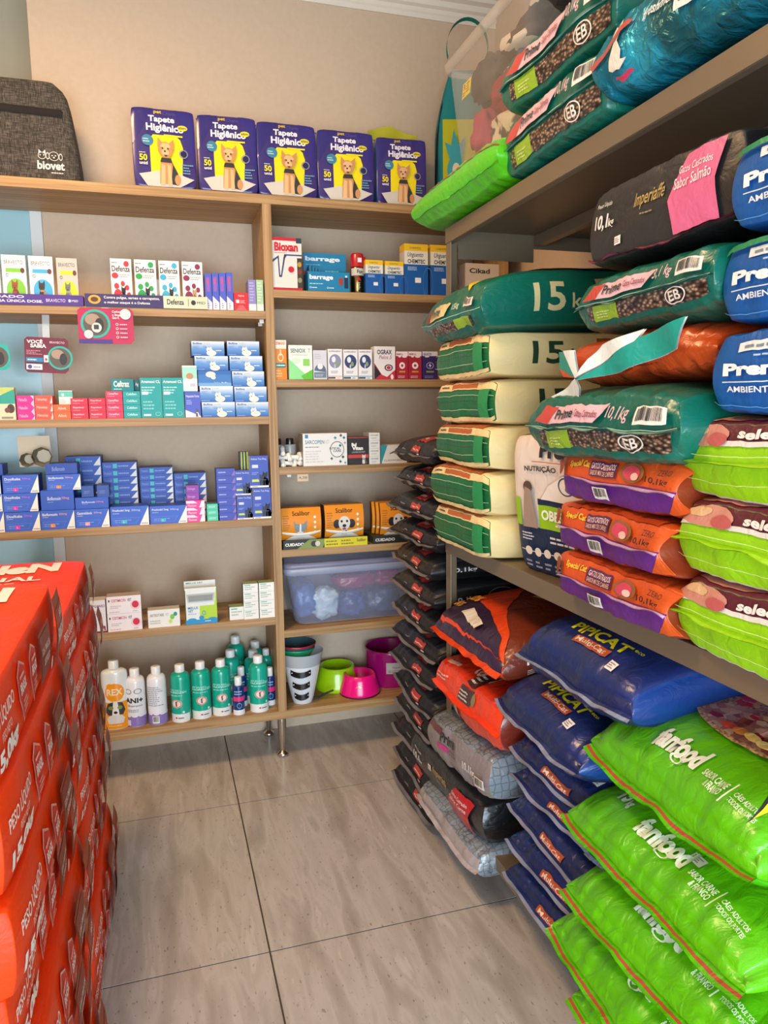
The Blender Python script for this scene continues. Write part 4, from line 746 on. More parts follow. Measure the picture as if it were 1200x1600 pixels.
# grey backpack at the left
t = thing('backpack', 'grey tweed backpack with white pet logo standing on top board', 'backpack', (-.40, .15, T1))
def bp(u, v, s=0):
    z = v * .345; wd = .185 * (1 - .26 * max(0, v - .15) ** 1.3 * 1.0) * (1 - .0 * v); k = max(0, (v - .8) / .2)
    wd *= (1 - .22 * k ** 3); a = 2 * PI * u; e = .28
    cx = abs(math.cos(a)) ** e * (1 if math.cos(a) > 0 else -1); sy = abs(math.sin(a)) ** e * (1 if math.sin(a) > 0 else -1)
    return (cx * (wd + s), sy * (.1 * (1 - .25 * v) + s) + .0, z)
mb = MB(); TW = mat('tweed', 'matte')
mb.grid(lambda u, v: bp(u, v), 64, 16, TW); mb.grid(lambda u, v: tuple(Vector(bp(u, 1)) * (1 - v) + Vector((0, 0, .352)) * v), 64, 3, TW)
mb.build('bag_body', t, weld=True)
mb = MB()
apply_art(mb, [('t', 'biovet', .62, .13, .86, .215, '#e6e2da', .03), ('l', .74, .09, .87, .115, 1, '#cfcac2'), ('o', .665, .265, .035, .035, .14, '#e6e2da'), ('p', [(.635, .285), (.64, .325), (.66, .3)], '#e6e2da'), ('p', [(.675, .3), (.695, .325), (.7, .285)], '#e6e2da'),
               ('c', .65, .27, .006, .006, '#e6e2da'), ('c', .682, .27, .006, .006, '#e6e2da'), ('o', .77, .265, .045, .045, .1, '#e6e2da'), ('o', .715, .265, .016, .035, .25, '#e6e2da'), ('o', .83, .26, .016, .035, .25, '#e6e2da'), ('c', .755, .27, .006, .006, '#e6e2da'), ('c', .785, .27, .006, .006, '#e6e2da'), ('c', .77, .25, .009, .007, '#e6e2da')],
          lambda u, v, o: (-.185 + u * .37, -(.1 * (1 - .25 * v) + .0015 + o), v * .345), 'matte')
mb.build('printed_logo', t)
mb = MB(); mb.grid(lambda u, v: (-.18 + u * .315, -(.1 * (1 - .25 * .7) + .004 + .004 * math.sin(PI * v)), .232 + v * .026 - u * .006), 12, 4, mat('#211e1d', 'matte')); mb.build('front_strap', t)
mb = MB(); tube(mb, [(.165, -.06, .1), (.168, -.05, .16), (.158, -.045, .22), (.145, -.04, .27), (.12, -.04, .31)], .004, mat('#1c1a19', 'matte')); tube(mb, [(.17, -.065, .085), (.178, -.07, .07)], .005, mat('#1c1a19', 'matte')); mb.build('zip', t)
mb = MB(); mb.grid(lambda u, v: (-.12 + u * .21, -.02 + v * .03, .352 + .012 * math.sin(PI * u)), 14, 2, mat('#211e1d', 'matte')); mb.build('grab_handle', t)

# child's backpack behind the clear tub
t = thing('child_backpack', 'turquoise and lime child backpack half hidden behind clear tub', 'backpack', (1.32, .12, T1), (0, 0, -.25))
mb = MB()
def kb(u, v):
    a = 2 * PI * u; z = v * .56; w = .15 * (1 - .55 * max(0, v - .55) ** 1.5 * 2.2); e = .5
    c, s_ = math.cos(a), math.sin(a)
    return (abs(c) ** e * math.copysign(1, c) * w, abs(s_) ** e * math.copysign(1, s_) * .09 * (1 - .4 * v * v), z)
mb.grid(kb, 48, 16, mat('#1f7f86', 'matte')); mb.grid(lambda u, v: tuple(Vector(kb(u, 1)) * (1 - v) + Vector((0, 0, .57)) * v), 48, 2, mat('#1f7f86', 'matte'))
mb.build('bag_body', t, weld=True)
mb = MB(); mb.grid(lambda u, v: (-.13 + .26 * u, -(.095 * (1 - .4 * (.1 + .5 * v) ** 2) + .012 * math.sin(PI * u) * math.sin(PI * v) + .004), .06 + .3 * v), 16, 10, mat('#b3b52a', 'matte')); mb.build('front_pocket', t)
mb = MB(); apply_art(mb, [('c', .2, .3, .14, .2, '#3f9fb0'), ('p', [(.1, .45), (.02, .7), (.12, .66), (.16, .9), (.24, .66), (.34, .8), (.3, .45)], '#3f9fb0'), ('c', .2, .3, .06, .1, '#d8d6c4'), ('c', .7, .45, .2, .25, '#dcd9c0')], lambda u, v, o: (-.13 + .26 * u, -.112 - o, .08 + .26 * v), 'matte'); mb.build('printed_motif', t)
mb = MB(); tube(mb, [(-.148, -.02, .01), (-.15, -.04, .15), (-.145, -.045, .3), (-.125, -.04, .42), (-.1, -.03, .5)], .007, mat('#191919', 'matte')); mb.build('piping', t)
mb = MB()
mb.grid(lambda u, v: (-.02 + .085 * math.cos(PI * (1.25 * u - .12)) * -1, -.02 + (v - .5) * .03, .66 + .11 * math.sin(PI * (1.25 * u - .12))), 20, 2, mat('#1f8a80', 'matte')); mb.grid(lambda u, v: (-.1 + .03 * u, -.03 + (v - .5) * .03, .5 + .13 * u), 6, 2, mat('#1f8a80', 'matte')); mb.build('carry_loop', t)
mb = MB(); mb.grid(lambda u, v: ((u - .5) * .07, (v - .5) * .12, .006 + .05 * (noise.noise((u * 4, v * 4, 2)) * .8 + .5) * math.sin(PI * u) * math.sin(PI * v)), 18, 14, clear_plastic('clear_wrapper', '#b8aaa0', .55)); prop(mb.build('plastic_wrapper', None, (1.135, .05, T1)), 'crumpled clear plastic wrapper beside the rightmost pad pack', 'wrapper')

# bottles
def bottle(kind, x, y, zb, r, h, neck, body, art, capc, label, group=None, rz=0, shoulder=.78, caph=.13, base=None, sy=1, capr=.5, fin='gloss', twist=0):
    t = thing(kind, label, 'bottle', (x, y, zb), (0, 0, rz), group)
    hb = h * (1 - caph)
    pr = [(r * .9, 0), (r * .985, .004), (r, .012), (r, h * shoulder * .96), (r * .97, h * shoulder)]
    for k in range(1, 6): a = k / 5 * PI / 2; pr.append((r * .97 - (r * .97 - neck) * (1 - math.cos(a)), h * shoulder + (hb - h * shoulder) * math.sin(a) * .92))
    pr.append((neck, hb))
    mb = MB(); mb.lathe(pr, mat(body, fin), 36, sy=sy)
    apply_art(mb, art, lambda u, v, o: ((r + o) * math.sin((u - .5) * 2.8 + twist), -(r * sy + o) * math.cos((u - .5) * 2.8 + twist), v * h * shoulder * .96), fin, 14, 0, .0004)
    mb.build('bottle_body', t)
    mb = MB(); cr = r * capr; mb.lathe([(cr, hb), (cr, h - .006), (cr * .93, h - .001), (cr * .6, h)], mat(capc, 'gloss'), 28); mb.build('cap', t)
    return t
Y_ = .06
bottle('shampoo_bottle', -.212, .055, B1, .0495, .275, .02, '#dfe6e6', [('r', 0, .02, 1, .52, '#f29a1a'), ('p', ell(.5, .7, .28, .17, 16), '#f29a1a'), ('c', .38, .82, .1, .05, '#f29a1a'), ('t', 'REX', .28, .65, .72, .77, '#f4e3c0', .03), ('p', [(.2, .36), (.3, .28), (.7, .28), (.78, .36), (.7, .5), (.5, .54), (.3, .5)], '#3a3a38'),
        ('p', [(.4, .26), (.6, .26), (.56, .54), (.45, .54)], '#e8e4da'), ('c', .5, .33, .05, .025, '#2a2a2a'), ('c', .38, .42, .07, .035, '#7a8a4a'), ('c', .62, .42, .07, .035, '#7a8a4a'), ('p', [(.3, .12), (.7, .12), (.75, .22), (.65, .28), (.35, .28), (.25, .22)], '#d9d3cc'), ('l', .3, .07, .7, .1, 1, '#f9d08a')], '#ececea', 'large clear and orange shampoo bottle with puppy label', shoulder=.82, caph=.12, sy=.6, capr=.4)
ani = [('r', 0, .02, 1, .28, '#8d79bd'), ('c', .2, .28, .12, .04, '#e9e9f0'), ('c', .45, .28, .12, .04, '#e9e9f0'), ('c', .7, .28, .14, .04, '#e9e9f0'), ('c', .9, .28, .12, .04, '#e9e9f0')]
bottle('shampoo_bottle', -.137, .062, B1, .0375, .231, .016, '#e9ebf0', ani + [('t', 'ANI+', .1, .58, .78, .7, '#2a2a30', .04), ('o', .25, .85, .12, .06, .15, '#2a2a30'), ('o', .6, .85, .14, .06, .15, '#2a2a30'), ('t', 'Shampoo', .2, .48, .75, .54, '#6b6b78', .01), ('l', .2, .36, .7, .44, 2, '#a0a0aa'), ('r', .16, .05, .3, .18, '#dcd6ea')], '#f0f0f0', 'white and lilac bottle with black paw cartoon lettering')
bottle('shampoo_bottle', -.056, .055, B1, .037, .233, .016, '#e9ebf0', ani + [('l', .1, .45, .75, .92, 10, '#a9a9b5')] + barcode(.3, .05, .55, .22), '#f0f0f0', 'white and lilac bottle turned to its small print side')
TL, TG = '#12a98f', 'teal pet shampoo bottles'
def teal(x, y, h, lab, tw=0, r=.0385):
    bottle('pet_shampoo_bottle', x, y, B1, r, h, .016, TL, [('r', 0, .0, 1, .2, '#e9ebe8'), ('r', 0, .195, 1, .205, '#bfe6dc'), ('c', .5, .45, .2, .1, '#e9e2dc'), ('o', .5, .45, .19, .095, .2, '#e07a58'), ('p', [(.47, .39), (.53, .39), (.52, .48), (.56, .52), (.46, .5)], '#7a3a3a'), ('l', .15, .62, .85, .82, 3, '#7fd6c6'),
            ('t', 'CLORESTEN', .12, .7, .88, .76, '#a9e6da', .01), ('c', .75, .25, .04, .03, '#dff3ee'), ('r', .45, .1, .52, .13, '#b02a3a'), ('r', .55, .1, .75, .12, '#5a5a5a')], '#eef0ee', lab, TG, twist=tw)
teal(.035, .055, .23, 'teal and white shampoo bottle, leftmost of the front row', -.5)
teal(.115, .062, .231, 'teal and white shampoo bottle, second of the front row')
teal(.196, .068, .229, 'teal and white shampoo bottle, third of the front row')
teal(.245, .165, .233, 'teal and white shampoo bottle behind the third of the front row', .3)
teal(.278, .275, .258, 'tallest looking teal bottle at the very back left of group')
teal(.36, .25, .233, 'teal bottle at the back beside divider')
teal(.339, .155, .224, 'teal bottle directly behind the right front teal bottle')
teal(.347, .055, .232, 'teal and white shampoo bottle, right front one nearest divider')
teal(.3995, .2, .21, 'teal bottle cap just visible behind right small navy bottle', r=.03)
for x, y, h, l in ((.262, .04, .156, 'small navy bottle with pink band in front'), (.283, .125, .168, 'small navy bottle with pink band behind the front one'), (.3985, .1, .16, 'small navy bottle against the divider')):
    bottle('small_bottle', x, y, B1, .0235, h, .011, '#16316e', [('r', 0, 0, 1, .18, '#e6e8ea'), ('r', .1, .5, .95, .66, '#e0357e'), ('o', .5, .34, .16, .1, .2, '#6fb0d6'), ('l', .2, .72, .8, .9, 2, '#9fb9e0')], '#eef0ee', l, 'small navy bottles', caph=.22, capr=.62)
bottle('red_bottle', -.305, .06, B1, .035, .24, .016, '#8c1626', [('r', .3, .1, .8, .2, '#e6c9cc')], '#a01c2c', 'dark red bottle mostly hidden behind the red sack pile')
for x, y, l in ((.512, .09, 'small grey bottle with black cap behind the white chews'), (.462, .09, 'small grey bottle with black cap touching the divider')):
    bottle('small_bottle', x, y, S4, .026, .112, .013, '#8f9294', [], '#19191b', l, 'black capped bottles', caph=.24, capr=.6)
rnd = random.Random(4)
for i in range(11):
    x, z = .475 + (i % 5) * .022 + rnd.uniform(-.004, .004), S4 + .013 + (i // 5) * .024
    mb = MB(); a = rnd.uniform(-1, 1); L = rnd.uniform(.016, .026)
    mb.lathe([(.001, -L), (.011, -L * .8), (.0085, -L * .2), (.0085, L * .2), (.011, L * .8), (.001, L)], mat('#ece9e2', 'matte'), 14, cap=False)
    prop(mb.build('white_chew', None, (x, .035 + (i % 3) * .006, z), (PI / 2 * (i % 2), a, a * 2)), 'small white rounded chew in the heap before the black capped bottles', 'chew', 'white chews heap')

# aerosol can
t = thing('spray_can', 'gold and red aerosol can with a side cap beside blue display box', 'spray can', (.797, .05, S2))
mb = MB(); mb.lathe([(.024, 0), (.026, .003), (.026, .1), (.023, .106)], mat('#7a6740', 'metal'), 28)
apply_art(mb, [('r', 0, .7, 1, .98, '#c9c2b6'), ('t', 'Forc', .4, .78, .85, .92, '#26262a', .03), ('p', [(.35, .5), (.5, .66), (.65, .5)], '#c22a2a'), ('l', .4, .15, .62, .45, 5, '#d8cfa8'), ('r', 0, 0, 1, .04, '#d0cabd')], lambda u, v, o: (.0262 * math.sin((u - .5) * 2.6), -(.0262 + o) * math.cos((u - .5) * 2.6), v * .1), 'gloss', 12)
mb.build('can_body', t)
mb = MB(); mb.lathe([(.0265, .104), (.0265, .15), (.024, .156), (.018, .158)], mat('#b51a24', 'gloss'), 28); mb.box(.02, .034, -.012, .012, .104, .145, mat('#b51a24', 'gloss')); mb.build('cap', t)
mb = MB(); mb.box(-.004, .012, -.0282, -.0272, .12, .137, mat('#e6dede')); mb.build('price_sticker', t)

# open counter displays
def display(name, label, x, y, z, w, h, d, c1, front, back, bh, side=None):
    """box tray with a low front and a tall header card"""
    t = thing(name, label, 'display box', (x, y, z)); m1 = mat(c1)
    mb = MB(); mb.box(-w / 2, w / 2, d - .002, d, 0, bh, m1); apply_art(mb, back, lambda u, v, o: ((u - .5) * w, d - .002 - o, v * bh), 'paper'); mb.build('header_card', t)
    mb = MB(); mb.box(-w / 2, w / 2, 0, .002, 0, h, m1); mb.box(-w / 2, -w / 2 + .002, 0, d, 0, h * .95, mat(side or c1)); mb.box(w / 2 - .002, w / 2, 0, d, 0, h * .95, mat(side or c1)); mb.box(-w / 2, w / 2, 0, d, 0, .002, m1)
    apply_art(mb, front, lambda u, v, o: ((u - .5) * w, -o, v * h), 'paper'); mb.build('tray', t)
    return t
t = display('counter_display_box', 'blue open display box with tilted header card and white lettering', .672, .01, S2, .172, .075, .07, '#157aa6', [('t', 'barrage', .05, .55, .6, .85, '#e6eef2', .04), ('r', .86, .2, .95, .75, '#142a4a'), ('r', .88, .75, .93, .85, '#cfd9e0'), ('p', [(.72, .7), (.84, .7), (.82, .4), (.78, .3), (.73, .4)], '#9c3a2a'), ('l', .05, .35, .45, .45, 1, '#a9d6e6'), ('o', .07, .2, .02, .05, .3, W_), ('l', .1, .15, .25, .25, 1, '#cfe3ec'), ('o', .47, .2, .02, .05, .3, W_), ('l', .5, .15, .68, .25, 1, '#cfe3ec')],
            [('t', 'barrage', .04, .78, .86, .92, '#dde6ea', .04), ('c', .12, .5, .13, .1, '#8f2f26'), ('c', .25, .4, .12, .12, '#b0a89c'), ('c', .1, .32, .1, .1, '#2b2523'), ('l', .05, .7, .5, .74, 1, '#7fb4cc'), ('l', .5, .42, .9, .62, 2, '#5fb6cc')], .158)
mb = MB()
for i in range(4): mb.box(-.075 + i * .012, -.066 + i * .012, .012, .06, .003, .1 - i * .004, mat('#1a6d96'))
mb.build('card_stack', t)
t = display('counter_display_box', 'white lime and blue display box with cut out front and cat drawing', .129, .012, P5, .121, .145, .05, '#e6e9e6', [('p', [(.45, .5), (1, .5), (1, .06), (.45, .1)], '#b3d62f'), ('p', [(.92, .5), (1, .5), (1, 1), (.98, .95)], '#b3d62f'), ('t', 'MELLIS', .08, .42, .4, .49, '#3a7f9c', .02), ('t', 'VET', .08, .33, .24, .4, '#3a7f9c', .02), ('l', .08, .27, .35, .31, 1, '#8fb4c0'),
            ('r', 0, 0, 1, .12, '#1f93cc'), ('c', .2, .12, .14, .05, '#1f93cc'), ('c', .85, .12, .14, .04, '#1f93cc'), ('o', .58, .3, .06, .06, .3, '#2f9fc9'), ('c', .5, .17, .08, .06, '#1f93cc'), ('l', .6, .05, .9, .09, 1, '#e6f2f6'), ('p', [(.08, .62), (.9, .62), (.94, .84), (.04, .84)], '#b9bcb9'), ('p', [(.12, .64), (.86, .64), (.88, .8), (.1, .8)], '#8f9492')],
            [('t', 'MELLIS VET', .06, .93, .6, .97, '#3a8f86', .02)], .163, '#b3d62f')
scal = lambda dg: [('t', 'Scalibor', .28, .76, .72, .9, '#3a2418', .02), ('p', ell(.5, -.55, .62, .7, 16, .5, PI - .5) + [(0, 0), (1, 0)][:0], '#efe9dd'), ('l', .04, .3, .22, .8, 7, '#b56c1c')] + [('c', .84, .7 - i * .16, .03, .045, '#f3ead8') for i in range(4)] + dg
dg1 = [('p', [(.3, .6), (.34, .3), (.62, .3), (.64, .62), (.56, .5), (.38, .5)], '#7a8a90'), ('c', .47, .36, .13, .14, '#7f8f96'), ('p', [(.44, .2), (.5, .2), (.49, .5), (.46, .5)], '#e9e6e0'), ('p', [(.38, .06), (.56, .06), (.54, .25), (.4, .25)], '#e4e0da')]
dg2 = [('c', .3, .42, .09, .14, '#2a2523'), ('c', .68, .42, .09, .14, '#2a2523'), ('c', .49, .44, .15, .22, '#ded8d0'), ('c', .42, .5, .03, .04, '#2a2523'), ('c', .56, .5, .03, .04, '#2a2523'), ('c', .49, .36, .05, .05, '#2a2523'), ('c', .49, .26, .05, .04, '#b8505a'), ('r', .42, .06, .57, .24, '#d6d0c8'), ('c', .45, .14, .02, .04, '#3a3532'), ('c', .54, .18, .02, .04, '#3a3532')]
def curved_carton(x, y, z, w, h, d, art, label, n=1):
    t = thing('collar_carton', label, 'carton', (x, y, z), (0, 0, 0), 'orange collar cartons')
    mb = MB(); O, DK = mat('#e88d16'), mat('#5a3210')
    cv = lambda v: -.016 * math.sin(PI * v)
    mb.grid(lambda u, v: ((u - .5) * w, cv(v), v * h), 2, 12, O); mb.grid(lambda u, v: ((.5 - u) * w, d, v * h), 1, 1, O)
    mb.grid(lambda u, v: ((u - .5) * w, d * v, h), 1, 1, mat('#b87a1a')); mb.grid(lambda u, v: ((.5 - u) * w, d * v, 0), 1, 1, DK)
    for s in (-1, 1): mb.grid(lambda u, v: (s * w / 2, cv(v) * (1 - u) + d * u, v * h), 3, 12, DK)
    apply_art(mb, art, lambda u, v, o: ((u - .5) * w, cv(v) - o, v * h), 'paper', 0, 12)
    mb.build('carton_body', t)
    mb = MB(); mb.grid(lambda u, v: ((u - .5) * w * .96, -.002 - .003 * math.sin(PI * v) + cv(.12 + .05 * v), .02 + v * .012 - .012 * math.sin(PI * u) + .006), 14, 3, mat('#efe9dd', 'gloss')); mb.build('white_collar', t)
curved_carton(.541, .05, S5 + .032, .165, .13, .07, scal(dg1), 'orange curved carton with grey white terrier picture next to divider')
curved_carton(.722, .05, S5 + .032, .165, .134, .07, scal(dg2), 'orange curved carton with spotted dog picture in the middle')
for i in range(3):
    curved_carton(.955 - i * .012, .04 + i * .022, S5 + .032, .16, .134 + .001 * i, .02, scal(dg2) if i == 0 else [], ['orange curved carton at right partly hidden by black sacks', 'second orange carton edge directly behind the right spotted dog one', 'rearmost orange carton edge at right'][i])
cuid = [('t', 'CUIDADO', .02, .35, .24, .7, '#e6e2d6', .05), ('p', [(.16, 0), (.46, 0), (.5, 1), (.3, 1)], '#7d8f4a'), ('c', .36, .5, .04, .35, '#3a302a'), ('c', .4, .5, .03, .3, '#cfc8b8'), ('r', .48, 0, 1, 1, '#d6c81e'), ('l', .5, .15, .66, .85, 2, '#8a7a1c'), ('l', .68, .15, .85, .85, 2, '#8a7a1c'), ('t', 'Scalibor', .87, .45, .98, .8, '#5a4a1c', .02)]
for x, w, l in ((.635, .35, 'black and yellow warning tray under the two left orange cartons'), (.93, .19, 'black and yellow warning tray under the right orange cartons')):
    t = thing('warning_tray', l, 'display tray', (x, .004, S5)); h = .036 if w > .2 else .032
    mb = MB(); mb.box(-w / 2, w / 2, .004, .2, 0, .03, mat('#3b3a20')); mb.box(-w / 2, w / 2, 0, .003, 0, h, mat('#23231f'))
    apply_art(mb, cuid if w > .2 else cuid[:1] and [('t', 'CUIDADO', .05, .3, .5, .7, '#cfcbc0', .05), ('r', .8, 0, 1, 1, '#8f8a2a')], lambda u, v, o: ((u - .5) * w, -o, v * h), 'paper'); mb.build('tray_body', t)

# hanging shelf talkers
def talker(label, x, y, z, w, h, c, art, ring, tilt, clipz):
    t = thing('shelf_talker', label, 'sign', (x, y, z), (0, tilt, 0))
    mb = MB(); pts = [(-w / 2 + .01, 0), (w / 2 - .012, 0), (w / 2, .012), (w / 2, h - .01), (w / 2 - .01, h), (-w / 2 + .01, h), (-w / 2, h - .01), (-w / 2, .01)]
    n = len(pts); mb.add([(a, 0, b) for a, b in pts] + [(a, .0015, b) for a, b in pts], [tuple(range(n)), tuple(range(n, 2 * n))[::-1]] + [(i, (i + 1) % n, n + (i + 1) % n, n + i) for i in range(n)], mat(c))
    cx, cz, r = ring; e = ell(cx, cz, r, r, 32); mb.add([(a, -.0012, b) for a, b in e] + [(a, .0018, b) for a, b in e], [tuple(range(32)), tuple(range(32, 64))[::-1]] + [(i, (i + 1) % 32, 32 + (i + 1) % 32, 32 + i) for i in range(32)], mat('#2fa89a'))
    apply_art(mb, [('c', cx, cz, r * .84, r * .84, '#5b5148'), ('c', cx - r * .2, cz + r * .3, r * .5, r * .4, '#a08a78'), ('c', cx + r * .25, cz - r * .1, r * .3, r * .5, '#2f2b29')], lambda u, v, o: (u, -.0014 - o, v), 'paper')
    apply_art(mb, art, lambda u, v, o: ((u - .5) * w, -.0024 - o, v * h), 'paper'); mb.build('printed_card', t)
    mb = MB(); mb.box(-.012, .012, .002, .004, h * .6, clipz, clear_plastic('acrylic', '#dfe8e8', .35)); mb.build('acrylic_clip', t)
mg = '#b3214f'
talker('pink shelf talker with dog nose magnifier picture under upper shelf', -.158, -.012, 1.692, .188, .125, mg, [('r', 0, 0, .6, .12, '#4a2a7c'), ('t', 'Conheça', .62, .86, .8, .94, '#f3dfe3', .02), ('t', 'o Brasil', .62, .78, .78, .85, '#f3dfe3', .02), ('t', 'Gen K', .62, .7, .75, .77, '#f3dfe3', .02), ('c', .86, .84, .1, .15, '#d8cfd0'), ('c', .33, .45, .09, .14, '#d8d2ca'), ('r', .28, .4, .37, .53, '#3a3633'), ('c', .18, .26, .08, .12, '#d8cfd0'),
        ('o', .7, .55, .025, .035, .3, W_), ('l', .75, .52, .95, .58, 1, '#f0ccd5'), ('o', .7, .43, .025, .035, .3, W_), ('l', .75, .4, .95, .46, 1, '#f0ccd5'), ('o', .7, .31, .025, .035, .3, W_), ('l', .75, .28, .95, .34, 1, '#f0ccd5'), ('o', .7, .19, .025, .035, .3, W_), ('l', .75, .16, .95, .22, 1, '#f0ccd5')], (-.035, .07, .05), 0.0, .128)
talker('maroon shelf talker with standing dog picture hanging from acrylic clip', -.37, .03, 1.59, .145, .125, '#6b1c33', [('t', 'VOCÊ', .06, .82, .42, .94, '#eadfe0', .04), ('t', 'SABIA', .14, .7, .5, .81, '#eadfe0', .04), ('t', 'BRAVECTO', .58, .84, .92, .9, '#d6b9c2', .02), ('l', .05, .5, .4, .64, 3, '#c98a9c'), ('r', .04, .3, .42, .42, '#2f7fb0'), ('l', .07, .33, .38, .4, 1, '#cfe3f0'), ('r', .04, .08, .4, .24, '#e6e2e6'), ('c', .12, .16, .05, .06, '#4a4a80'), ('l', .2, .11, .38, .21, 1, '#8a8aa0'), ('r', .44, .3, .54, .5, '#e6e2dc'), ('c', .49, .38, .03, .04, '#c0392b')], (.045, .055, .042), 0.04, .23)
talker('round teal shelf talker cut by the left picture edge', -.53, .03, 1.60, .08, .09, '#2fa89a', [], (0, .045, .045), 0, .12)
mb = MB(); mb.box(-.022, .022, 0, .002, -.028, 0, mat('#cbb79a')); apply_art(mb, [('t', '4,38', .1, .3, .9, .7, '#8a7350', .02)], lambda u, v, o: (-.022 + u * .044, -o, -.028 + v * .028), 'paper'); prop(mb.build('price_tag', None, (.545, -.003, S4 - .03)), 'small gold price tag hanging under middle right shelf', 'price tag')
mb = MB(); mb.box(-.045, .045, 0, .001, -.0, .11, clear_plastic('acrylic', '#dfe8e8', .3)); mb.box(-.045, .045, -.03, .0, 0, .001, clear_plastic('acrylic', '#dfe8e8', .3)); prop(mb.build('acrylic_holder', None, (.01, .05, L1)), 'clear acrylic holder left of the first paw print box', 'holder')

# cardboard sheet and fabric cone on the blue cartons
mb = MB(); mb.box(-.055, .055, 0, .003, 0, .115, mat('#d9c9ad')); prop(mb.build('cardboard_insert', None, (-.44, .1, 1.25), (.12, 0, 0)), 'beige cardboard sheet leaning behind the beige paper cones', 'cardboard')
for x, s, l in ((-.46, .026, 'left beige folded paper cone on blue cartons'), (-.41, .036, 'right open beige paper cone with dark inside on blue cartons')):
    mb = MB(); mb.grid(lambda u, v: (s * (1 - .45 * v) * math.cos(2 * PI * u), -.04 + .09 * v, s * 1.0 + s * (1 - .45 * v) * math.sin(2 * PI * u)), 8, 4, mat('#bfae94'), smooth=False)
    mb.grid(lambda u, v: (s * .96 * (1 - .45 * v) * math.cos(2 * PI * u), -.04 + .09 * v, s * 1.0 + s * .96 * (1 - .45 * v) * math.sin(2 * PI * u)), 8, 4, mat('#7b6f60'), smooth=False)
    prop(mb.build('paper_cone', None, (x, .08, 1.252)), l, 'cone')

# clear storage tub with bagged things
def tub(name, label, loc, W, D, H, wt, alpha, col, lid, rot=(0, 0, 0), taper=.88, group=None):
    t = thing(name, label, 'storage tub', loc, rot)
    CP = clear_plastic(name + '_plastic', col, alpha, .2)
    def ring(k, z, ins=0):
        w, d = W / 2 * k - ins, D / 2 * k - ins; r = .035; o = []
        for cx, cy, a0 in ((w - r, d - r, 0), (-w + r, d - r, PI / 2), (-w + r, -d + r, PI), (w - r, -d + r, 1.5 * PI)):
            o += [(cx + r * math.cos(a0 + PI / 2 * i / 6), cy + r * math.sin(a0 + PI / 2 * i / 6), z) for i in range(7)]
        return o
    def loft(mb, rs, m):
        n = len(rs[0]); mb.add([p for r in rs for p in r], [(j * n + i, j * n + (i + 1) % n, (j + 1) * n + (i + 1) % n, (j + 1) * n + i) for j in range(len(rs) - 1) for i in range(n)], m, True)
    mb = MB(); rs = [ring(taper * .94, .003), ring(taper, .018)] + [ring(taper + (1 - taper) * k / 6, .018 + (H - .03) * k / 6) for k in range(1, 7)]
    loft(mb, rs, CP); mb.add(rs[0], [tuple(range(len(rs[0])))], CP); mb.build('tub_body', t)
    mb = MB(); RM = clear_plastic(name + '_rim_plastic', col, min(1, alpha * 2.0), .3)
    loft(mb, [ring(1, H - .03), ring(1.035, H - .026), ring(1.045, H - .004), ring(1.03, H), ring(.99, H)], RM); mb.build('rim', t)
    if lid:
        mb = MB(); k = [ring(1.03, H + .001), ring(1.05, H + .004), ring(1.03, H + .018), ring(.96, H + .024), ring(.9, H + .016)]; loft(mb, k, clear_plastic(name + '_lid_plastic', lid, .5, .25)); mb.add(k[-1], [tuple(range(len(k[0])))], clear_plastic(name + '_lid_top', lid, .4, .25)); mb.build('lid', t)
        mb = MB(); mb.box(-W / 2 - .018, -W / 2 + .004, -.045, .03, H - .02, H + .022, mat('#232226')); mb.build('latch', t)
    return t
tub('storage_tub', 'clear plastic storage tub with lid on second lowest right shelf', (.755, .165, S6 + .001), .56, .27, .245, 0, .3, '#b9c0dc', '#a9a4c4')
def lump(kind, label, cat, loc, size, color, fin='matte', seed=0, group=None, rot=(0, 0, 0), amp=.25, mt=None):
    mb = MB(); sx, sy, sz = size; s0 = Vector((seed * 2.3, seed, 1))
    def f(u, v):
        a, b = 2 * PI * u, PI * (v - .5); d = Vector((math.cos(a) * math.cos(b), math.sin(a) * math.cos(b), math.sin(b)))
        e = .75; q = Vector([math.copysign(abs(c) ** e, c) for c in d]); r = 1 + amp * noise.noise(d * 1.8 + s0) + amp * .5 * noise.noise(d * 4.5 + s0)
        return (q.x * sx * r, q.y * sy * r, q.z * sz * r)
    mb.grid(f, 36, 22, mt or mat(color, fin)); return prop(mb.build(kind, None, loc, rot, weld=True), label, cat, group)
for i, (x, y, z, sx, sy, sz, c, l) in enumerate([(.56, .14, .66, .05, .08, .07, '#2f62ad', 'blue bagged pet garment at left end inside the clear tub'), (.64, .09, .64, .06, .045, .065, '#b9d0e0', 'white and pale blue crinkly bagged item inside the clear tub'), (.76, .1, .63, .06, .05, .055, '#2a3f86', 'dark blue bagged item in middle of the clear tub'),
        (.78, .14, .72, .09, .07, .035, '#a01f4a', 'crimson bagged item on top inside the clear tub'), (.9, .1, .63, .07, .05, .05, '#3a4a72', 'slate blue bagged item at right inside the clear tub'), (.93, .15, .72, .06, .06, .035, '#a8204f', 'pinkish bagged item upper right inside the clear tub')]):
    lump('bagged_item', l, 'bagged item', (x, y, z), (sx, sy, sz), c, 'wrap', 30 + i, 'bagged items in lower tub', amp=.3)

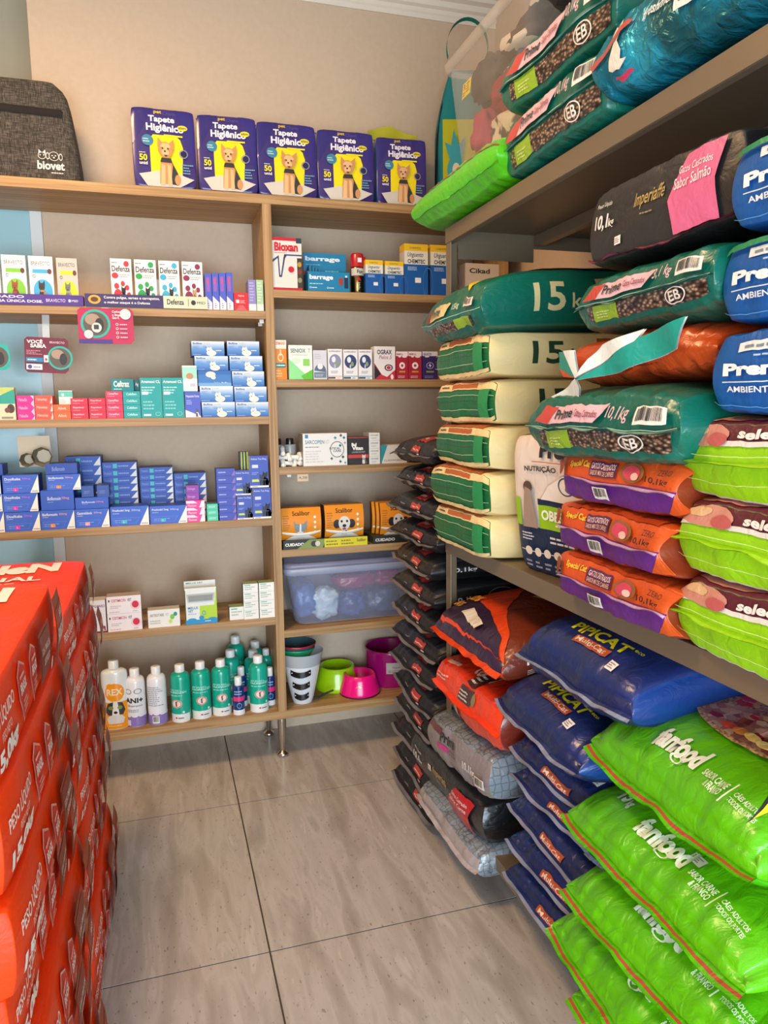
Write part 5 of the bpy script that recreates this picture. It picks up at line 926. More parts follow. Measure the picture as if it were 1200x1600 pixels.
# recovery cones
t = thing('recovery_cone', 'white plastic recovery cone with black snap straps at the divider', 'cone', (.535, .085, B1))
WC = mat('#e3e6ea', 'gloss')
mb = MB(); mb.lathe([(.04, 0), (.047, .02), (.08, .17)], WC, 40, cap=False); mb.lathe([(.038, 0), (.045, .02), (.078, .17)], mat('#c9ced4', 'gloss'), 40, cap=False); mb.build('cone_body', t)
mb = MB(); mb.lathe([(.08, .17), (.092, .225)], clear_plastic('frosted_band', '#c3c8ce', .8), 40, cap=False); mb.build('frosted_rim', t)
for z in (.045, .095, .15):
    mb = MB(); r = .0435 + .22 * z
    mb.grid(lambda u, v: ((r + .004) * math.sin((u - .5) * 1.1 - .25), -(r + .004) * math.cos((u - .5) * 1.1 - .25), z + (v - .5) * .024 - .010 * math.sin(PI * u)), 12, 2, mat('#17171a', 'gloss')); st = mb.build('strap', t)
    mb = MB()
    for s in (.08, .92): p = ((r + .0055) * math.sin((s - .5) * 1.1 - .25), -(r + .0055) * math.cos((s - .5) * 1.1 - .25), z); mb.box(p[0] - .0025, p[0] + .0025, p[1] - .001, p[1] + .001, p[2] - .0025, p[2] + .0025, CHROME)
    mb.build('snap_button', st)
mb = MB(); tube(mb, [(.03, .0, .01), (.07, -.01, .012), (.1, -.02, .03), (.13, -.025, .04)], .004, mat('#17171a')); mb.build('tie_strap', t)
for i, (c1, c2, r0, r1, z0, h, l) in enumerate([('#1f8f5c', '#1d8a58', .05, .074, .192, .05, 'green plastic cone nested in the white recovery cone'), ('#a8213a', '#3a5a68', .052, .078, .21, .05, 'red rimmed teal cone nested topmost in the white cone')]):
    mb = MB(); mb.lathe([(r0, z0), (r1, z0 + h)], mat(c2, 'gloss'), 36, cap=False); mb.lathe([(r1 - .003, z0 + h - .008), (r1 + .001, z0 + h - .006), (r1 + .001, z0 + h), (r1 - .002, z0 + h)], mat(c1, 'gloss'), 36, cap=False)
    mb.lathe([(r0 - .002, z0), (r1 - .003, z0 + h)], mat('#44606c' if i else '#b9c4be', 'gloss'), 36, cap=False)
    prop(mb.build('nested_cone', None, (.518, .085, B1), (0, 0, 0)), l, 'cone')
# bowls
def bowl(name, label, x, y, z, r0, r1, h, c, c2=None, art=None):
    t = thing(name, label, 'bowl', (x, y, z)); mb = MB(); G_ = mat(c, 'gloss')
    mb.lathe([(r0 * .97, 0), (r0, .006), (r0 * .99, .018), (r1 + (r0 - r1) * .25, h * .75), (r1, h * .98), (r1 - .004, h), (r1 - .009, h * .98), (r1 * .86, h * .5), (r1 * .6, h * .42), (.001, h * .41)], G_, 48, cap=False)
    if art: apply_art(mb, art, lambda u, v, o: ((r1 + (r0 - r1) * (1 - v) + o + .001) * math.sin((u - .5) * 2.4), -(r1 + (r0 - r1) * (1 - v) + o + .001) * math.cos((u - .5) * 2.4), v * h), 'gloss', 10, 8)
    mb.build('bowl_body', t)
    if c2: mb = MB(); mb.lathe([(r0 * .9, 0), (r0 * 1.005, .0), (r0 * 1.005, .006), (r0 * .9, .006)], mat(c2), 40, cap=False); mb.build('rubber_base', t)
bowl('pet_bowl', 'small hot pink pet bowl at the shelf edge', .792, .105, B1, .089, .068, .09, '#f0127e', '#3a0a20', [('c', .38, .36, .1, .24, '#f0c030'), ('c', .42, .3, .07, .16, '#f3dccf'), ('p', [(.34, .4), (.44, .4), (.39, .54)], '#4a3a1c')])
bowl('pet_bowl', 'lime green pet bowl behind the pink one', .715, .21, B1, .1, .078, .1, '#a8d80f')
t = thing('large_pet_bowl', 'large deep magenta feeding bowl at the right end', 'bowl', (.965, .2, B1)); mb = MB()
mb.lathe([(.105, 0), (.109, .01), (.116, .154), (.118, .164), (.114, .166), (.11, .16), (.104, .03), (.001, .026)], mat('#a3106c', 'gloss'), 48, cap=False); mb.build('bowl_body', t)
mb = MB(); apply_art(mb, [('r', 0, 0, 1, 1, '#b9b4b0'), ('t', 'Glapet', .3, .45, .7, .65, '#4a4450'), ('l', .1, .1, .9, .35, 2, '#77727a')], lambda u, v, o: ((.1165 + o) * math.sin((u - .62) * .75), -(.1165 + o) * math.cos((u - .62) * .75), .07 + v * .05), 'paper', 6); mb.build('paper_label', t)
# ------------------------------------------------------------------ food sacks
def sack(kind, label, loc, W, L, T, cols, art, rot=(0, 0, -PI / 2), group=None, fins=None, stick=None, fin='foil', cat='sack', **k):
    t = thing(kind, label, cat, loc, rot, group)
    mb, S = sack_mesh(W, L, T, cols, art, fin=fin, **k)
    mb.build('sack_body', t, weld=True)
    if fins: c, ln, colr = fins; seam(S, c, ln, colr, fin, W, k.get('seed', 0)).build('sealed_edge', t)
    if stick: sticker(S, t, *stick)
    return t
R90 = -PI / 2
# red orange sacks, two wrapped columns at the left
RD, BRN = '#f0400c', '#6a3f2c'
heart = lambda x, s=1: [('p', [(x, .12), (x - .05 * s, .5), (x - .045 * s, .78), (x, .9), (x + .045 * s, .78), (x + .05 * s, .5)], '#f0a596'), ('p', [(x, .17), (x - .044 * s, .5), (x - .04 * s, .76), (x, .86), (x + .04 * s, .76), (x + .044 * s, .5)], '#d92f22'),
                        ('t', 'BRASIL', x - .036 * s, .52, x + .036 * s, .66, '#f4dcd6', .03), ('l', x - .034 * s, .7, x + .034 * s, .78, 1, '#f0b5a8'), ('l', x - .03 * s, .3, x + .03 * s, .48, 3, '#eea597')]
RSIDE = [('t', 'PESO LÍQUIDO', .03, .56, .25, .78, '#f6e6e0', .015), ('t', 'PESO NETO', .1, .42, .2, .52, '#f0c2b5', .01), ('t', '15,0kg', .03, .1, .25, .38, '#f8efec', .05)] + heart(.33) + heart(.45) + [('p', [(.53, .15), (.7, .15), (.72, .85), (.54, .85)], '#a8412c'), ('r', .545, .2, .7, .8, '#8e3526'), ('t', 'ESCOLHA O TAMANHO IDEAL', .56, .52, .69, .62, '#f0d9cf', .01), ('t', 'DESTE PRODUTO', .58, .36, .67, .46, '#f0d9cf', .01), ('c', .71, .2, .012, .1, '#f0efe9')] + \
        [('p', [(.79, 0), (.985, 0), (.985, 1), (.8, 1)], '#a5482a'), ('r', .8, .18, .98, .8, '#b33f24'), ('t', 'SABOR', .86, .62, .92, .74, '#f0e2da', .02), ('t', 'FRANGO E CARNE', .81, .28, .98, .52, '#f6ebe4', .03)]
RTOP = [('t', 'GoldeN', -.0, .76, .86, .93, '#ece8e6', .06), ('t', 'ESPECIAL', .1, .63, .78, .7, '#ece8e6', .03), ('c', .3, .52, .2, .06, '#8a6a5a'), ('o', .3, .52, .21, .065, .08, '#c9a898'), ('l', .3, .56, .7, .6, 1, '#e0a898'), ('c', .5, .3, .3, .14, '#7a3a28')]
RTOP = [RTOP[0][:2] + (.02,) + RTOP[0][3:]] + RTOP[1:]
for c, (yc, zt, n, nm, dx) in enumerate(((-.905, 1.0, 8, 'far column', 0), (-1.60, 1.085, 8, 'near column', 0))):
    pitch = zt / n
    for i in range(n):
        j = math.sin(i * 2.3 + c * 1.7)
        nmz = ['lowest', 'second from floor', 'third from floor', 'fourth from floor', 'fifth from floor', 'sixth from floor', 'seventh from floor', 'topmost'][i]
        sack('food_sack', 'red orange food sack, %s in %s of left pile' % (nmz, nm), (-.425 + .010 * j - .012 * (i / n), yc + .012 * math.cos(i * 1.9) + (0.03 * (i / n - .5) if c == 0 else 0), pitch * (i + .5)), .43, .67, pitch * 1.02,
             {'top': RD, 'end': '#e23a0e', 'side': RD}, {'side': RSIDE, 'top': RTOP if i == n - 1 else []}, rot=(.0 if i < n - 1 else .03, 0, 0), group='red orange sacks in wrapped pile', ex=.93, ey=.9, p=7, amp=.006, seed=c * 20 + i, bx=.035 + .012 * j, by=.02, fin='film', gather=.002, nx=18, ny=34, nzz=8, lift=.0022)

def rackx(xe, L, yc, z): return (xe + L / 2, yc, z)
ORDN = ['lowest', 'second from bottom', 'third from bottom', 'fourth from bottom', 'topmost']
# bright green sacks, lowest tier
GG = '#5cb80c'
FT = [('c', .58, .68, .34, .26, 'grain'), ('c', .58, .62, .27, .17, 'food')]
rf = random.Random(8)
for i in range(26):
    a, rr = rf.uniform(0, 2 * PI), rf.uniform(0, 1) ** .5; x, y = .58 + .27 * rr * math.cos(a), .62 + .17 * rr * math.sin(a)
    s = rf.uniform(.03, .05); FT.append(('p', [(x + s * math.cos(q + a) * rf.uniform(.7, 1), y + s * .7 * math.sin(q + a)) for q in (0, 1.3, 2.5, 3.6, 4.9)], rf.choice(['#a3263a', '#c02a48', '#e3a79a', '#eccab2', '#8f2433', '#e0b58a'])))
FT += [('c', .56 + i * .06, .43 - .005 * (i % 2), .036, .03, c) for i, c in enumerate(['#c9493c', '#d88a3c', '#e6c06a', '#e8cf86', '#e8c878', '#ecd690', '#e0b060'])] + [('c', .47, .74, .07, .035, '#e08a2a'), ('c', .52, .79, .07, .03, '#d97a20'), ('p', [(.8, .62), (.98, .7), (.97, .74), (.78, .66)], '#d9792c'), ('p', [(.82, .56), (.98, .62), (.97, .66), (.8, .6)], '#5f8a3a')]
FTXT = [('t', '15', .13, .2, .19, .3, '#e9f3dc', .05), ('t', 'kg', .2, .18, .235, .24, '#e9f3dc', .04), ('t', 'fanfood', .34, .12, .6, .23, '#eef5e6', .05), ('o', .5, .12, .035, .018, .3, '#eef5e6'), ('t', 'SABOR CARNE', .64, .13, .76, .16, '#e3f0d0', .02), ('t', '& FRANGO', .68, .095, .76, .125, '#e3f0d0', .02), ('r', .775, .08, .78, .18, '#e3f0d0'),
        ('t', 'CÃES ADULTOS', .8, .13, .92, .155, '#e3f0d0', .02), ('t', 'TODOS OS PORTES', .8, .1, .93, .12, '#e3f0d0', .015), ('l', .1, .6, .3, .8, 5, '#9fdc6a')]
FTOPX = [('o', .86, .36, .03, .025, .15, '#d9ecc8'), ('c', .85, .365, .004, .004, '#d9ecc8'), ('c', .87, .365, .004, .004, '#d9ecc8'), ('p', [(.9, .34), (1.0, .4), (1.0, .1)], '#2a2a20'), ('p', [(.92, .33), (1.0, .37), (1.0, .13)], '#f0e21a')]
def squash(art, k, k0=0):                         # move artwork towards the near end of the face
    o = []
    for e in art:
        e = list(e); t_ = e[0]
        if t_ in 'rlb': e[2] *= k; e[4] *= k
        elif t_ == 't': e[3] *= k; e[5] *= k
        elif t_ in 'co': e[2] *= k; e[4] *= k
        elif t_ == 'p': e[1] = [(x, y * k) for x, y in e[1]]
        o.append(tuple(e))
    return o
for i in range(5):
    z = [.215, .318, .452, .592, .757][i]; T = [.085, .12, .128, .132, .19][i]; xe = [.80, .785, .80, .815, .85][i]
    L = .62
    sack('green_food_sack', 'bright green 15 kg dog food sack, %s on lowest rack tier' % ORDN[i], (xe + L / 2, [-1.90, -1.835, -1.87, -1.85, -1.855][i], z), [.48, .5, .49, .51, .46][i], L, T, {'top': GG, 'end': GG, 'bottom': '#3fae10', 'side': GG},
         {'top': squash(FTXT, .66) + squash(FT + (FTOPX if i == 4 else []), 0.5), 'end': [('r', 0, 0, 1, .3, '#43b010'), ('l', .62, .04, .85, .12, 1, '#1d5a10')]}, rot=(.05, 0, R90 + [.02, -.03, .03, -.02, -.04][i]), group='bright green sacks on lowest tier', ex=.5, ey=.26, p=3.0, amp=.009, seed=60 + i, bx=.08, by=.04, gather=.008, nx=34, ny=34, nzz=8,
         fins=(-.42, .02, [GG, '#b8503a', GG]), stick=(.57, .12, .07, .03) if 0 < i < 4 else None, droop=.25, lift=.0026)
# navy cat litter sacks
NV = '#1c2c66'
PT = [('t', 'PIPICAT', .3, .33, .74, .46, '#d9d21e', .03), ('r', .4, .22, .68, .3, '#b5532f'), ('t', 'Multi-Cat', .42, .235, .66, .29, '#e6cfc0', .02), ('t', 'eco', .76, .42, .82, .45, '#d9d21e', .02)]
PT6 = PT + [('p', [(.4, .62), (.48, .56), (.6, .6), (.64, .72), (.56, .8), (.42, .76)], '#c0623a'), ('c', .53, .68, .1, .07, 'kibble'), ('t', 'ODORES', .7, .66, .86, .7, '#dfe0e6', .02), ('t', '+FIBRAS', .72, .6, .86, .645, '#d9d21e', .02)]
PE = lambda: [('r', .38, .55, .66, .95, '#b5532f'), ('t', 'Multi-Cat', .4, .62, .64, .88, '#e6cfc0', .02)]
pz = [(.215, .105), (.31, .105), (.40, .105), (.49, .105), (.575, .1), (.695, .155), (.885, .17)]
for i, (z, T) in enumerate(pz):
    top = i == 6; big = i >= 5; xe = [.85, .86, .86, .87, .86, .83, .84][i]; yc = [-1.46, -1.45, -1.46, -1.46, -1.46, -1.42, -1.53][i]
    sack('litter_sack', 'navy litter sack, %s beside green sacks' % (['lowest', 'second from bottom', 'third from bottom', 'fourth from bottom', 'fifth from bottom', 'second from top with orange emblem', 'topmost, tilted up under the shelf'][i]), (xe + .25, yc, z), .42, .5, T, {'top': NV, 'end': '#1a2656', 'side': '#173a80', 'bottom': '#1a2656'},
         {'top': squash(PT6 if big else PT, .46), 'end': ([] if big else PE())}, rot=(0.12 if top else (.06 if i == 5 else 0), 0, R90 + [.0, .05, -.04, .03, 0, -.06, .04][i]), group='navy litter sacks', ex=.5, ey=.35, p=2.8, amp=.011, seed=80 + i, bx=.07, by=.05, gather=.01, nx=28, ny=28, fins=(.0, .016, ['#22306a', '#8d96b0']), stick=(.72, .07, .06, .04), droop=.2, lift=.0026)
# first column beside the post
O1 = '#e0481c'
t = sack('orange_brown_sack', 'orange and brown 15 kg sack with food picture, topmost beside the rack post', (1.12, -.985, .80), .46, .58, .15, {'top': '#7a3420', 'end': '#e5491a', 'side': '#6a2b1a', 'bottom': '#7a3420'},
     {'top': [('p', [(0, 0), (1, 0), (.86, .1), (.5, .24), (.16, .5), (0, .56)], '#e5491a'), ('p', [(0, .0), (.1, .12), (.0, .3)], '#2e1a38'), ('p', [(.03, .03), (.96, .0), (.84, .07), (.45, .17), (.04, .22)], '#33203c'), ('c', .32, .62, .24, .18, '#b9823c'), ('c', .34, .63, .2, .15, '#ded2b4'), ('c', .42, .56, .09, .06, '#7f2230'), ('c', .34, .68, .07, .03, '#3f6a2a'), ('c', .28, .56, .08, .05, '#e6dcc2'), ('t', '2,0%', .05, .16, .24, .23, '#e8a03a', .04), ('t', 'GRÁTIS', .03, .1, .2, .15, '#e8a03a', .03), ('t', '15kg', .08, .8, .25, .9, '#eee0d6', .02), ('p', [(.3, .08), (.6, .04), (.62, .08), (.34, .13)], '#e6dcd0'),
              ('c', .62, .86, .06, .05, '#c98a70'), ('c', .76, .86, .06, .05, '#c98a70'), ('p', [(.5, .38), (.9, .5), (.88, .58), (.5, .46)], '#c9a888')],
      'side': [('t', '15 kg', .1, .4, .25, .75, '#efe2da', .02), ('o', .5, .5, .12, .42, .08, '#d8b9ac'), ('l', .44, .3, .56, .7, 4, '#d8b9ac'), ('l', .1, .05, .35, .3, 3, '#d8b9ac')], 'end': [('r', 0, .5, 1, 1, '#33203c')]}, rot=(0.08, 0.0, R90 + .02), ex=.55, ey=.4, p=3, amp=.012, seed=101, droop=.5, fins=(.1, .02, ['#e5491a']), gather=.01, nx=28, ny=28, lift=.0026)
sack('orange_red_sack', 'glossy orange red sack with dark crest, below the orange and brown one', (1.11, -.99, .60), .43, .56, .16, {'top': '#d93a1c', 'end': '#ee4420', 'side': '#7a2a1c', 'bottom': '#c5301a'},
     {'top': [('r', .08, .04, .26, .07, '#f0b5a0'), ('t', 'GoldeN', .4, .08, .66, .17, '#f0c9b8', .03), ('p', [(.5, .02), (.62, .0), (.66, .14), (.54, .16)], '#3f2a30'), ('l', .52, .03, .62, .12, 3, '#d8cfc4')], 'end': [('p', [(.42, .6), (.62, .6), (.64, .98), (.44, .98)], '#4a2c34'), ('c', .66, .8, .03, .14, '#8a7a50'), ('l', .44, .65, .6, .9, 3, '#d9d0c4'), ('r', .3, .05, .42, .45, '#c9b5a8'), ('r', .33, .05, .36, .45, '#7a5a50'), ('l', .05, .7, .25, .9, 2, '#f3b8a4')]},
     rot=(.05, 0, R90 + .02), ex=.8, ey=.75, p=4, amp=.012, seed=102, fins=(.0, .014, ['#ee4420']), gather=.008, nx=28, ny=28, lift=.0026, fin='wrap')
sack('grey_food_sack', 'silver grey sack with pink tag, between the orange red and black ones', (1.10, -.93, .42), .44, .56, .15, {'top': 'cells', 'end': '#8d8588', 'side': 'cells', 'bottom': '#8a8688'},
     {'end': [('r', .0, .82, .3, .98, '#6a2a34'), ('t', 'Prime', .3, .68, .52, .9, '#2b2a2c', .03), ('r', .26, .5, .42, .62, '#c23a8a'), ('l', .45, .5, .6, .65, 2, '#5a5658'), ('t', '10,1kg', .68, .35, .84, .62, '#e9e6e6', .02)] + barcode(.85, .2, .97, .5)}, rot=(.05, -.08, R90 + .04), ex=.8, ey=.75, p=3.5, amp=.014, seed=103, gather=.008, nx=28, ny=28, lift=.0026, fin='wrap')
IMP = lambda c, t1, t2: [('t', 'Imperiaffe', .36, .5, .58, .74, '#b39a5c', .01, .3), ('l', .42, .42, .55, .46, 1, '#9a8a60'), ('t', '10,1', .06, .42, .16, .66, '#e2e0de', .03), ('t', 'kg', .17, .42, .21, .58, '#e2e0de', .02), ('t', 'Peso Líquido', .07, .74, .19, .82, '#d0cecc', .01), ('p', [(.66, .02), (.62, .45), (.72, .95), (.94, .97), (.9, .5), (.92, .02)], c), ('t', t1, .68, .72, .88, .82, '#f0dcdc', .01), ('t', t2, .66, .54, .88, .68, '#f0dcdc', .01)]
sack('black_food_sack', 'black sack with red panel and gold script, between the two silver grey sacks', (1.08, -.81, .275), .56, .5, .15, {'top': '#252427', 'end': '#2b2a2d', 'side': '#151517', 'bottom': '#1b1b1d'},
     {'end': IMP('#c01425', 'Gatos Castrados', 'Sabor Carne')}, rot=(.12, 0, R90 + .03), ex=.8, ey=.78, p=4, amp=.012, seed=104, gather=.006, nx=28, ny=28, lift=.0026, fin='wrap', stick=(.29, .52, .05, .16, 'end'))
sack('grey_food_sack', 'silver grey sack hanging over the edge at very bottom', (1.08, -.87, .165), .46, .54, .11, {'top': 'cells', 'end': '#a89fa0', 'side': 'cells', 'bottom': '#8a8688'},
     {'end': [('l', .1, .6, .6, .75, 1, '#8a8084')]}, rot=(.14, 0, R90 + .02), ex=.7, ey=.6, p=3.5, amp=.013, seed=105, gather=.008, nx=28, ny=28, lift=.0026, fin='wrap', fins=(0, .012, ['#b5adae']))
# black stack between the rack and the wooden shelves
for i in range(14):
    q = i / 13; z = .05 + i * .0965; r_ = random.Random(i + 3)
    sack('slim_black_sack', 'slim black sack with small red label, number %s counted from floor in corner stack' % ['one', 'two', 'three', 'four', 'five', 'six', 'seven', 'eight', 'nine', 'ten', 'eleven', 'twelve', 'thirteen', 'fourteen'][i], (1.13 + r_.uniform(-.012, .006), -.49 + r_.uniform(-.012, .012), z), .41, .56, .099, {'top': '#2c2b2f', 'end': '#242327', 'side': '#151517', 'bottom': '#1c1c1f'},
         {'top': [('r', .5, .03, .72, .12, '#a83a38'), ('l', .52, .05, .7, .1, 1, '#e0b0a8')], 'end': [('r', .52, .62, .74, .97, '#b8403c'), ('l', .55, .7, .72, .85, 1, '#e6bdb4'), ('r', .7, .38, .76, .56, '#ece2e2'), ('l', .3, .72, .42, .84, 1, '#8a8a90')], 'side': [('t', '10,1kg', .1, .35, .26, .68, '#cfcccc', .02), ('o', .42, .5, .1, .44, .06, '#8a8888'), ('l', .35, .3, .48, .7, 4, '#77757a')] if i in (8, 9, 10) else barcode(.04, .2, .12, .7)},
         rot=(0, r_.uniform(-.01, .01), R90 + r_.uniform(-.05, .05)), group='slim black sacks in corner stack', ex=.6, ey=.5, p=3.2, amp=.009, seed=120 + i, bx=.08, by=.05, gather=.01, nx=22, ny=20, nzz=8, fins=(.0, .02, ['#242326', '#77757a']), droop=.3, fin='satin', lift=.0022)

# ---- middle tier
Z2 = 1.03
CR, GR2 = '#e8d197', '#1a6a3c'
for i in range(5):
    z = Z2 + .0615 + i * .123
    sack('cream_green_sack', 'cream and green 15 kg sack, %s in the left column of middle tier' % ORDN[i], (.835 + .31 + [0, -.01, 0, .012, .0][i], -.925 + [.0, .006, -.006, .004, -.01][i], z), .395, .62, .126, {'top': CR, 'end': GR2, 'side': CR, 'bottom': CR},
         {'end': [('r', 0, .82, 1, 1, CR), ('r', .3, .86, .75, .98, '#b5602a'), ('l', .1, .88, .28, .97, 1, '#5a3a24'), ('r', 0, 0, 1, .1, CR), ('r', 0, .66, 1, .675, '#a9c9a8'), ('r', 0, .5, 1, .51, '#123f28'), ('r', 0, .28, 1, .295, '#a9c9a8'), ('r', .84, .1, .96, .82, '#258a4c')],
          'side': [('t', '15', .19, .24, .34, .82, '#23402c', .02), ('t', 'kg', .37, .2, .46, .62, '#23402c', .01), ('p', [(.5, .15), (1, .15), (1, .9), (.5, .9)], '#b05a26'), ('t', 'GO!', .56, .3, .8, .55, '#e6d0b0', .03)], 'top': [('r', 0, 0, .9, .1, '#b5602a'), ('c', .3, .05, .2, .03, '#7f3a2a')]},
         rot=(0, 0, R90 + [.0, .03, -.02, .025, -.03][i]), group='cream and green 15 kg sacks', ex=.84, ey=.84, p=6, amp=.008, seed=140 + i, bx=.07, by=.03, gather=.003, nx=24, ny=26, fin='satin', lift=.0022)
PR = '#0d6555'
def primend(kg, col='#e3b9c6'):
    return [('r', .1, .06, .98, .42, 'kibble'), ('r', .16, .06, .36, .42, '#8fb52a'), ('l', .19, .12, .33, .3, 3, '#c9dc8a'), ('o', .8, .24, .07, .17, .12, '#e6e2dc'), ('t', 'EB', .76, .14, .84, .34, '#e6e2dc', .02), ('r', 0, .47, 1, .485, '#a9c9bc'), ('p', [(.14, .56), (.58, .56), (.66, .9), (.24, .9)], col), ('p', [(.08, .58), (.2, .56), (.27, .88), (.16, .9)], '#c2453a'),
            ('t', 'Prime', .26, .64, .42, .84, '#1f2f2a', .02, .25), ('t', 'Gatos Castrados', .44, .66, .6, .8, '#8a2f4a', .01), ('t', kg, .66, .6, .8, .88, col, .01, .2)] + barcode(.84, .58, .98, .9)
sack('green_foil_sack', 'dark green 15 kg foil sack lying on the cream sacks', (1.13, -.94, Z2 + .615 + .085), .43, .64, .17, {'top': PR, 'end': PR, 'side': PR, 'bottom': PR},
     {'end': [('r', .12, .08, .9, .34, 'kibble'), ('r', .66, .08, .88, .34, '#8fb52a'), ('r', 0, .44, 1, .46, '#9fc9b8'), ('p', [(.1, .52), (.52, .52), (.6, .84), (.2, .84)], '#d9c88e'), ('p', [(.1, .52), (.2, .52), (.27, .84), (.18, .84)], '#8a3a34'), ('t', 'Prime', .26, .58, .46, .78, '#26503a', .02, .25), ('t', '15kg', .66, .58, .76, .76, '#cfe0c4', .01, .2)] + barcode(.84, .58, .96, .8),
      'side': [('t', '15', .2, .2, .34, .8, '#d9d09a', .02), ('t', 'kg', .37, .18, .45, .58, '#d9d09a', .01), ('p', [(.5, .18), (.98, .18), (1, .86), (.48, .86)], '#cdb98a'), ('t', 'Prime', .53, .3, .93, .68, '#23301f', .03, .25), ('r', .68, .7, .82, .82, '#2f6a3a')],
      'top': [('p', [(.68, .05), (.84, .1), (.8, .0)], '#e6cf1a'), ('p', [(.5, .25), (.95, .3), (.98, .8), (.52, .8)], '#8f3038'), ('p', [(.6, .3), (.9, .35), (.9, .75), (.6, .7)], '#c9b07a')]}, rot=(.04, 0, R90 - .03), ex=.7, ey=.62, p=3, amp=.012, seed=150, bx=.1, by=.07, gather=.008, nx=28, ny=28, droop=.35, lift=.0026)
# standing white and navy diet sack
mt = Matrix(((0, 0, -1), (-1, 0, 0), (0, 1, 0)))
rotm = Matrix.Rotation(.18, 3, 'Z') @ Matrix.Rotation(-.1, 3, 'Y') @ mt
st_art = [('r', 0, 0, 1, .36, '#1c2c4a'), ('r', .34, .36, 1, .52, '#8fbf1c'), ('r', .34, .52, 1, .56, '#1c2c4a'), ('r', 0, .36, .1, .56, '#8fbf1c'), ('t', 'OBESIDADE', .38, .42, .96, .49, '#f0f4e0', .04), ('l', .55, .385, .85, .41, 1, '#e3eec0'), ('t', 'Premie', .4, .84, .98, .95, '#26262a', .06), ('t', 'NUTRIÇÃO', .2, .74, .6, .79, '#2f2f33', .03), ('r', .3, .81, .95, .815, '#b5533a'), ('p', [(.4, .56), (.92, .56), (.86, .68), (.7, .74), (.5, .66)], '#e6ddd6'), ('o', .72, .67, .1, .06, .15, '#3a4a62'),
          ('c', .24, .64, .06, .04, '#5a4438'), ('p', [(.14, .36), (.34, .36), (.28, .62), (.2, .64)], '#9c8676'), ('l', .12, .27, .28, .33, 3, '#c9ccd6'), ('l', .5, .27, .9, .33, 2, '#c9ccd6'), ('r', .1, .195, .85, .2, '#d9d3cc')] + [('c', .2 + i * .13, .2, .045, .03, '#dccfc4') for i in range(5)] + [('l', .16 + i * .13, .1, .25 + i * .13, .15, 2, '#8a93a8') for i in range(5)] + [('r', .15, .05, .92, .06, '#c9b9a0')]
t = sack('diet_food_sack', 'upright white navy and lime sack with dog picture between cream and orange sacks', (.945, -1.345, Z2 + .175), .29, .35, .11, {'top': '#dccfc4', 'end': '#1c2c4a', 'side': '#e2e2de', 'bottom': '#e2e2de'}, {'top': st_art, 'side': [('o', .4, .5, .12, .35, .06, '#777777'), ('l', .3, .35, .5, .65, 4, '#8a8a8a')] + [('l', .1, .3, .2, .7, 3, '#aaaaaa')]},
         ex=.8, ey=.55, p=4, amp=.005, seed=160, gather=.003, nx=24, ny=24, lift=.0016, fin='satin', by=.01)
t.rotation_euler = rotm.to_euler()
# purple orange column
PU, OR = '#63277f', '#cf531c'
SPE = [('r', 0, .5, 1, 1, OR), ('p', [(0, 0), (.88, 0), (1, .5), (0, .5)], PU), ('p', [(.88, 0), (1, 0), (1, .5)], OR), ('t', 'Special Cat', .13, .72, .32, .9, '#e6c83a', .03), ('r', .33, .6, .55, .92, '#5a2450'), ('t', 'GATOS CASTRADOS', .345, .76, .54, .88, '#e6c6c9', .02), ('t', 'SABOR MIX DE CARNES', .345, .63, .54, .73, '#e0b59a', .01), ('c', .67, .76, .09, .2, '#8c5a30'), ('c', .67, .76, .065, .15, '#c9405a'), ('c', .7, .7, .03, .08, '#e8b9b0'), ('t', '10,1kg', .78, .58, .93, .74, '#33201c', .02), ('t', 'ZERO', .85, .8, .94, .92, '#5a2a1c', .01), ('c', .05, .75, .05, .2, '#8c3a1c')] + barcode(.38, .1, .5, .38)
for i in range(3):
    sack('purple_orange_sack', 'purple and orange 10 kg cat food sack, %s of three on middle tier' % ['lowest', 'middle', 'uppermost'][i], (.835 + .27, -1.69 + [.0, .004, -.006][i], Z2 + .054 + i * .107), .41, .54, .112, {'top': OR, 'end': OR, 'side': '#8c3414', 'bottom': '#8c3414'}, {'end': SPE, 'top': [('r', .1, .0, .9, .06, '#b5431c'), ('t', 'Special Cat', .1, .1, .5, .25, '#e6c83a', .03)]},
         rot=(0, 0, R90 + [.0, -.03, .02][i]), group='purple and orange sacks', ex=.8, ey=.78, p=4, amp=.009, seed=170 + i, bx=-.12, by=.05, gather=.004, nx=26, ny=24, fins=(.02, .012, [PU, '#c9a9cf']), fin='satin', lift=.0024)
sack('green_foil_sack', 'dark green foil cat sack with kibble window resting on purple and orange sacks', (.80 + .3, -1.66, 1.41), .47, .6, .155, {'top': PR, 'end': PR, 'side': PR, 'bottom': PR}, {'end': primend('10,1kg'), 'side': [('t', '1', .3, .2, .36, .8, '#e0a9b5', .02)]}, rot=(.0, 0, R90 + .02), ex=.72, ey=.66, p=3.5, amp=.012, seed=180, bx=.1, by=.05, gather=.007, nx=28, ny=24, fins=(-.05, .012, [PR, '#8fb9a9']), droop=.1, lift=.0026)
t = sack('orange_teal_sack', 'orange sack with twisted white and teal open end between two green foil sacks', (.85 + .3, -1.69, 1.535), .44, .58, .115, {'top': '#b5441a', 'end': '#c24c1c', 'side': '#9c3c18', 'bottom': '#9c3c18'}, {'end': [('l', .3, .05, .7, .3, 3, '#8a3214')]}, rot=(0, 0, R90 + .03), ex=.6, ey=.5, p=3, amp=.013, seed=181, gather=.01, nx=26, ny=22, lift=.0026)
def knot(u, v, o):                               # loose bag mouth twisted at one point, pulled out in front of the sack end
    return (u, -.33 - .012 * math.exp(-((u + .1) ** 2) / .008) - .006 * math.sin(u * 40 + v * 30) - o, v)
